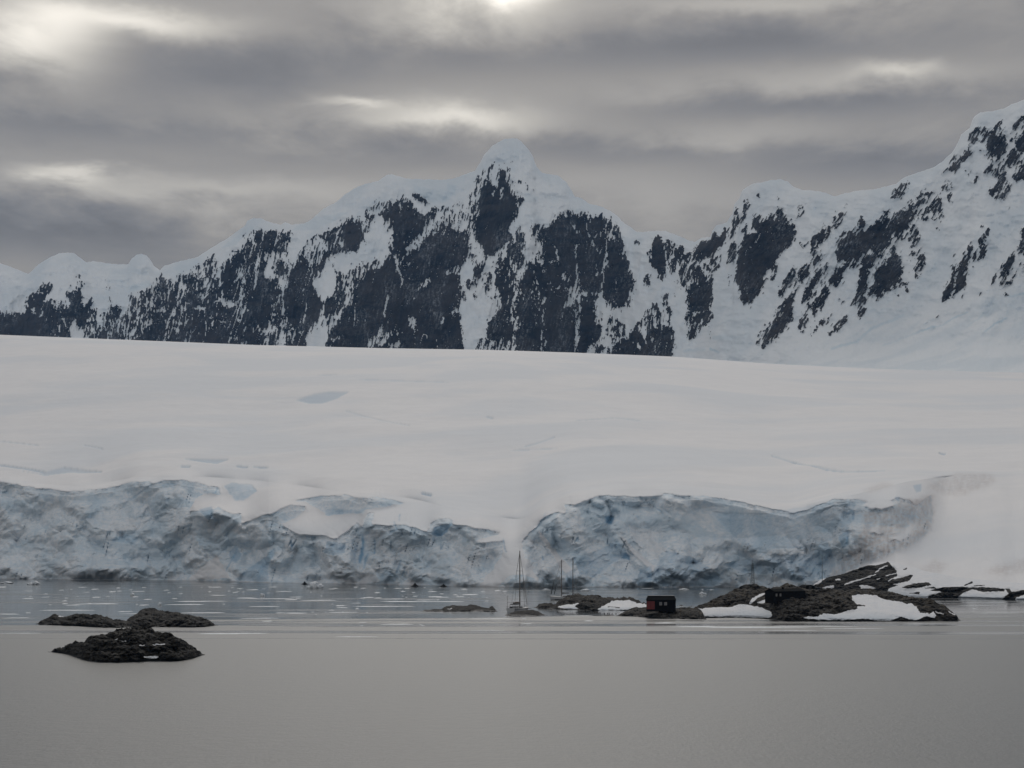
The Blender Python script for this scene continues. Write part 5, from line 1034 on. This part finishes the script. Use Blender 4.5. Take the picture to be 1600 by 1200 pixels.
# ------------------------------------------------------------------ ice on the water
def mat_floe():
    m, t = new_mat('floating_ice'); p = pos(t)
    n = t.noise(p, 1.2, 4, 0.6)
    t.out(t.bsdf(t.mix(t.ss(n, 0.35, 0.65), (0.45, 0.50, 0.55), (0.72, 0.75, 0.77)), 0.6)); return m
M_floe = mat_floe()
def floe_mesh(i, kind):
    """kind 0 flat pan, 1 lumpy brash, 2 elongated pan"""
    rr = random.Random(100 + i); n = 18
    bm = bmesh.new()
    ax, ay = ((1, .75), (.9, .8), (2.2, .6))[kind]
    ph = [rr.random() * 6.28 for _ in range(4)]
    def rad(a): return 1 + .18 * math.sin(2 * a + ph[0]) + .14 * math.sin(3 * a + ph[1]) + .10 * math.sin(5 * a + ph[2]) + .06 * math.sin(9 * a + ph[3])
    rings = []
    prof = ((1.0, -.12), (1.03, .02), (.93, .10), (.70, .14), (.40, .16)) if kind != 1 else ((.9, -.2), (1.05, .05), (.85, .32), (.55, .52), (.28, .60))
    for s_, z in prof:
        rings.append([bm.verts.new((ax * s_ * rad(2 * math.pi * k / n) * math.cos(2 * math.pi * k / n), ay * s_ * rad(2 * math.pi * k / n) * math.sin(2 * math.pi * k / n), z * (1 if z < .04 else rr.uniform(.6, 1.5)))) for k in range(n)])
    for A, B in zip(rings[:-1], rings[1:]):
        for k in range(n): bm.faces.new((A[k], A[(k + 1) % n], B[(k + 1) % n], B[k]))
    cpt = bm.verts.new((0, 0, prof[-1][1])); 
    for k in range(n): bm.faces.new((rings[-1][k], rings[-1][(k + 1) % n], cpt))
    bm.faces.new(rings[0][::-1])
    me = bpy.data.meshes.new('ice_floe'); bm.to_mesh(me); bm.free(); me.materials.append(M_floe)
    for p in me.polygons: p.use_smooth = True
    return me
FM = [[floe_mesh(i + 10 * k, k) for i in range(5)] for k in range(3)]
def put_floe(px, py, wpx, kind, label, rr, hz=None, group=None, dpy=None, cat='ice floe', name='ice_floe'):
    Y = wy(py); k = Y / F
    me = FM[kind][rr.randrange(5)]
    o = bpy.data.objects.new(name, me); COL.objects.link(o)
    sx = wpx * k / 2 / (1, .9, 2.2)[kind]
    # depth of the pan along the view: dpy rows of the picture
    ay = (.75, .8, .6)[kind]
    sy = (dpy if dpy else 1.0) * Y * Y / (F * CZ) / 2 / ay
    sy = min(sy, wpx * k * 2.2)
    o.location = ((px - HX) * k, Y, 0); o.scale = (sx, sy, hz if hz else max(.35, min(1.2, sx * .35)))
    o.rotation_euler = (0, 0, rr.uniform(-.12, .12))
    tag(o, label, cat, group); return o
def floes():
    rr = random.Random(5)
    long_ = [(155,943.5,60,1.0),(104,953.5,80,.9),(225,959,66,.9) ,(312,939.5,70,1.1),(291,944.5,50,1.0),(320,957.5,60,1.0),(360,990,98,1.5),(195,955.5,20,.9),(216,924,16,.9),(415,947.5,40,.9),(500,938,48,1.0),(596,947.5,86,1.1),(630,939.8,72,1.2),(615,936,36,.8),(690,940,66,.9),(462,958,32,1.2),(408,966,50,1.0),(622,975.5,44,1.1),(10,959.5,40,.9),(28,965.5,34,.8),(770,966.8,60,.9),(1040,973.5,30,1.4),(1150,979.6,200,1.0),(1180,980.8,150,.9),(1090,978.6,50,.7),(1230,985,80,.5),(1012,960.0,20,.6),(920,970.2,14,1.0),(1270,978.5,120,.8),(1330,982,90,.6),(535,957,40,.7),(430,935.5,60,.8),(445,924,20,.8),(340,930,22,.9),(385,934.5,30,1.1),(690,933,22,1.1),(664,937.5,30,.7),(735,929,24,1.2),(1450,975,70,.5),(1560,958,60,.5),(1530,946,50,.4),(905,962,40,.5),(555,995,60,.6),(30,989.5,60,.6),(760,985,50,.4)]
    for i, (x, y, w_, d_) in enumerate(long_):
        put_floe(x, y, w_, 2, 'long thin streak of drifting ice on the grey water', rr, hz=.35, group='long thin ice streaks on the water', dpy=d_)
    n = 0
    while n < 135:
        x = rr.uniform(-60, 1640); y = 917 + 62 * rr.random() ** 1.7
        if y < SHORE(x) + 1.6: continue
        if 650 < x < 780 and 943 < y < 957: continue
        if 785 < x < 860 and 945 < y < 963: continue
        if 830 < x < 1510 and y > 925: continue
        if x > 1250 and rr.random() < .75: continue
        if 50 < x < 345 and 948 < y < 983: continue
        if y > 960 and rr.random() < .5: continue
        w_ = rr.choice((3, 4, 5, 6, 8, 11, 15)) * rr.uniform(.7, 1.2)
        kd = rr.choice((0, 0, 1, 2)) if w_ < 9 else rr.choice((0, 2))
        put_floe(x, y, w_, kd, 'small scrap of white ice drifting between the cliff and the rocks', rr, hz=rr.uniform(.35, 1.0) if kd != 1 else w_ * .05, group='small scraps of drifting ice', dpy=rr.uniform(.35, 1.0))
        n += 1
floes()

def bergy(px, py, wpx, hpx, label, seed, lobes):
    Y = wy(py); k = Y / F; rr = random.Random(seed)
    bm = bmesh.new()
    for (lx, lz, lr, lh) in lobes:
        m = bmesh.ops.create_icosphere(bm, subdivisions=3, radius=1)
        for v in m['verts']:
            nrm = v.co.copy(); f = 1 + .16 * math.sin(nrm.x * 5 + seed) * math.cos(nrm.z * 4) + .10 * math.sin(nrm.y * 7 + nrm.x * 3) + rr.uniform(-.03, .03)
            v.co = Vector((lx * wpx * k / 2 + nrm.x * lr * wpx * k / 2 * f, nrm.y * lr * wpx * k * .5 * f, lz * hpx * k + nrm.z * lh * hpx * k * f))
    me = bpy.data.meshes.new('ice_lump'); bm.to_mesh(me); bm.free(); me.materials.append(M_floe)
    for p in me.polygons: p.use_smooth = True
    o = bpy.data.objects.new('ice_lump', me); COL.objects.link(o); o.location = ((px - HX) * k, Y, 0)
    tag(o, label, 'ice lump')
bergy(492, 919.5, 28, 11, 'brightest white ice lump, floating before a dark hollow in the cliff foot', 3, [(-.15, .35, .55, .62), (.5, .25, .45, .40), (-.62, .12, .35, .30), (.05, .7, .3, .25)])
bergy(52, 913.5, 22, 6, 'ragged white ice lump drifting close to the cliff at the far left', 4, [(.3, .4, .5, .5), (-.4, .1, .5, .4), (.75, .3, .25, .2)])
bergy(10, 911.5, 24, 3.5, 'low white ice lump at the left edge of the water below the cliff', 5, [(.1, .3, .8, .5), (-.6, .1, .4, .3)])
bergy(207, 930.5, 8, 4.5, 'small jagged ice lump in open water above the left reef', 6, [(0, .3, .8, .6), (.6, .1, .4, .4)])
bergy(250, 945.5, 8, 4.5, 'small jagged ice lump just behind the higher hump of the left reef', 7, [(0, .3, .7, .6), (-.6, .1, .4, .4)])
bergy(410, 931.5, 9, 5.0, 'small upright ice lump below the left of the centre cliff', 8, [(-.2, .3, .6, .6), (.5, .2, .4, .5)])
bergy(914, 923.5, 16, 4.0, 'pale blue ice lump behind the middle rocky island near the ketch', 9, [(0, .3, .8, .5), (-.6, .1, .4, .3)])
bergy(1068, 922.0, 18, 3.0, 'flat white ice lump at the cliff foot above the red doored hut', 10, [(0, .3, .9, .5)])
bergy(1098, 929.0, 14, 4.2, 'broken white ice lump in the water above the left end of the big island', 11, [(-.2, .3, .6, .6), (.5, .2, .4, .4)])

# ------------------------------------------------------------------ penguins by the water on the low point, far off
M_peng = mat_plain('penguin_back', (0.015, 0.015, 0.017), 0.7)
M_pbelly = mat_plain('penguin_belly', (0.55, 0.55, 0.54), 0.7)
rock_thing('rock_islet', 'tiny flat rock with penguins, in calm water left of the red doored hut', 'rock',
   [(938, 961.5), (944, 960.5), (952, 960.2), (960, 961.2), (966, 961.8)], [(938, 962.2), (966, 962.4)], 9, [], seed=700, amp=.2, bump=.4, kind=None, nr=24)
def penguin():
    b = empty('penguin', (0, 0, 0), 0, 'upright penguin standing on the tiny flat rock left of the red doored hut', 'penguin', 'penguins on the tiny flat rock')
    m = MB(); m.tube([(0, 0, .02), (0, 0, .10), (0, 0, .30), (0, 0, .48), (.01, 0, .58), (.02, 0, .66), (.03, 0, .73)], [.07, .12, .135, .10, .06, .065, .03], 12)
    m.tube([(.05, 0, .67), (.13, 0, .66)], [.022, .006], 6); m.build('body', M_peng, b, smooth=True)
    MB().tube([(.055, 0, .08), (.07, 0, .28), (.055, 0, .47), (.03, 0, .54)], [.06, .085, .065, .03], 10).build('belly', M_pbelly, b, smooth=True)
    for s_ in (-1, 1): MB().tube([(0, s_ * .10, .46), (-.01, s_ * .155, .32), (-.02, s_ * .15, .20)], [.025, .03, .01], 6).build('flipper', M_peng, b, smooth=True)
    return b
pg = penguin()
def dup(root, loc, rz):
    r = root.copy(); COL.objects.link(r); r.location = loc; r.rotation_euler = (0, 0, rz)
    for ch in list(root.children):
        c = ch.copy(); COL.objects.link(c); c.parent = r
    return r
for i, (px_, py_) in enumerate([(944.5, 960.6), (949.5, 960.4), (952.0, 960.6), (956.5, 960.9), (962.5, 961.4)]):
    Y = wy(962.2) + 2.2; q = wp(px_, py_, Y)
    loc = (q.x, q.y, max(q.z, .25))
    if i == 0: pg.location = loc; pg.rotation_euler = (0, 0, 1.0)
    else: dup(pg, loc, i * 1.7)
# ------------------------------------------------------------------ haze
def build_haze():
    import bmesh
    bm = bmesh.new(); bmesh.ops.create_cube(bm, size=1.0)
    me = bpy.data.meshes.new('haze'); bm.to_mesh(me); bm.free()
    o = bpy.data.objects.new('haze', me); COL.objects.link(o)
    o.scale = (12000, 9000, 1450); o.location = (0, 3000, 1450 / 2 - 6)
    m, t = new_mat('haze_air')
    v = t.n('ShaderNodeVolumePrincipled'); v.inputs['Color'].default_value = (0.26, 0.54, 1.0, 1); v.inputs['Density'].default_value = HAZE
    v.inputs['Anisotropy'].default_value = 0.0
    t.out(v.outputs[0], sock='Volume'); me.materials.append(m); tag(o, kind='stuff')
    # keep the density independent of the box's size
HAZE = 2.4e-5
build_haze()
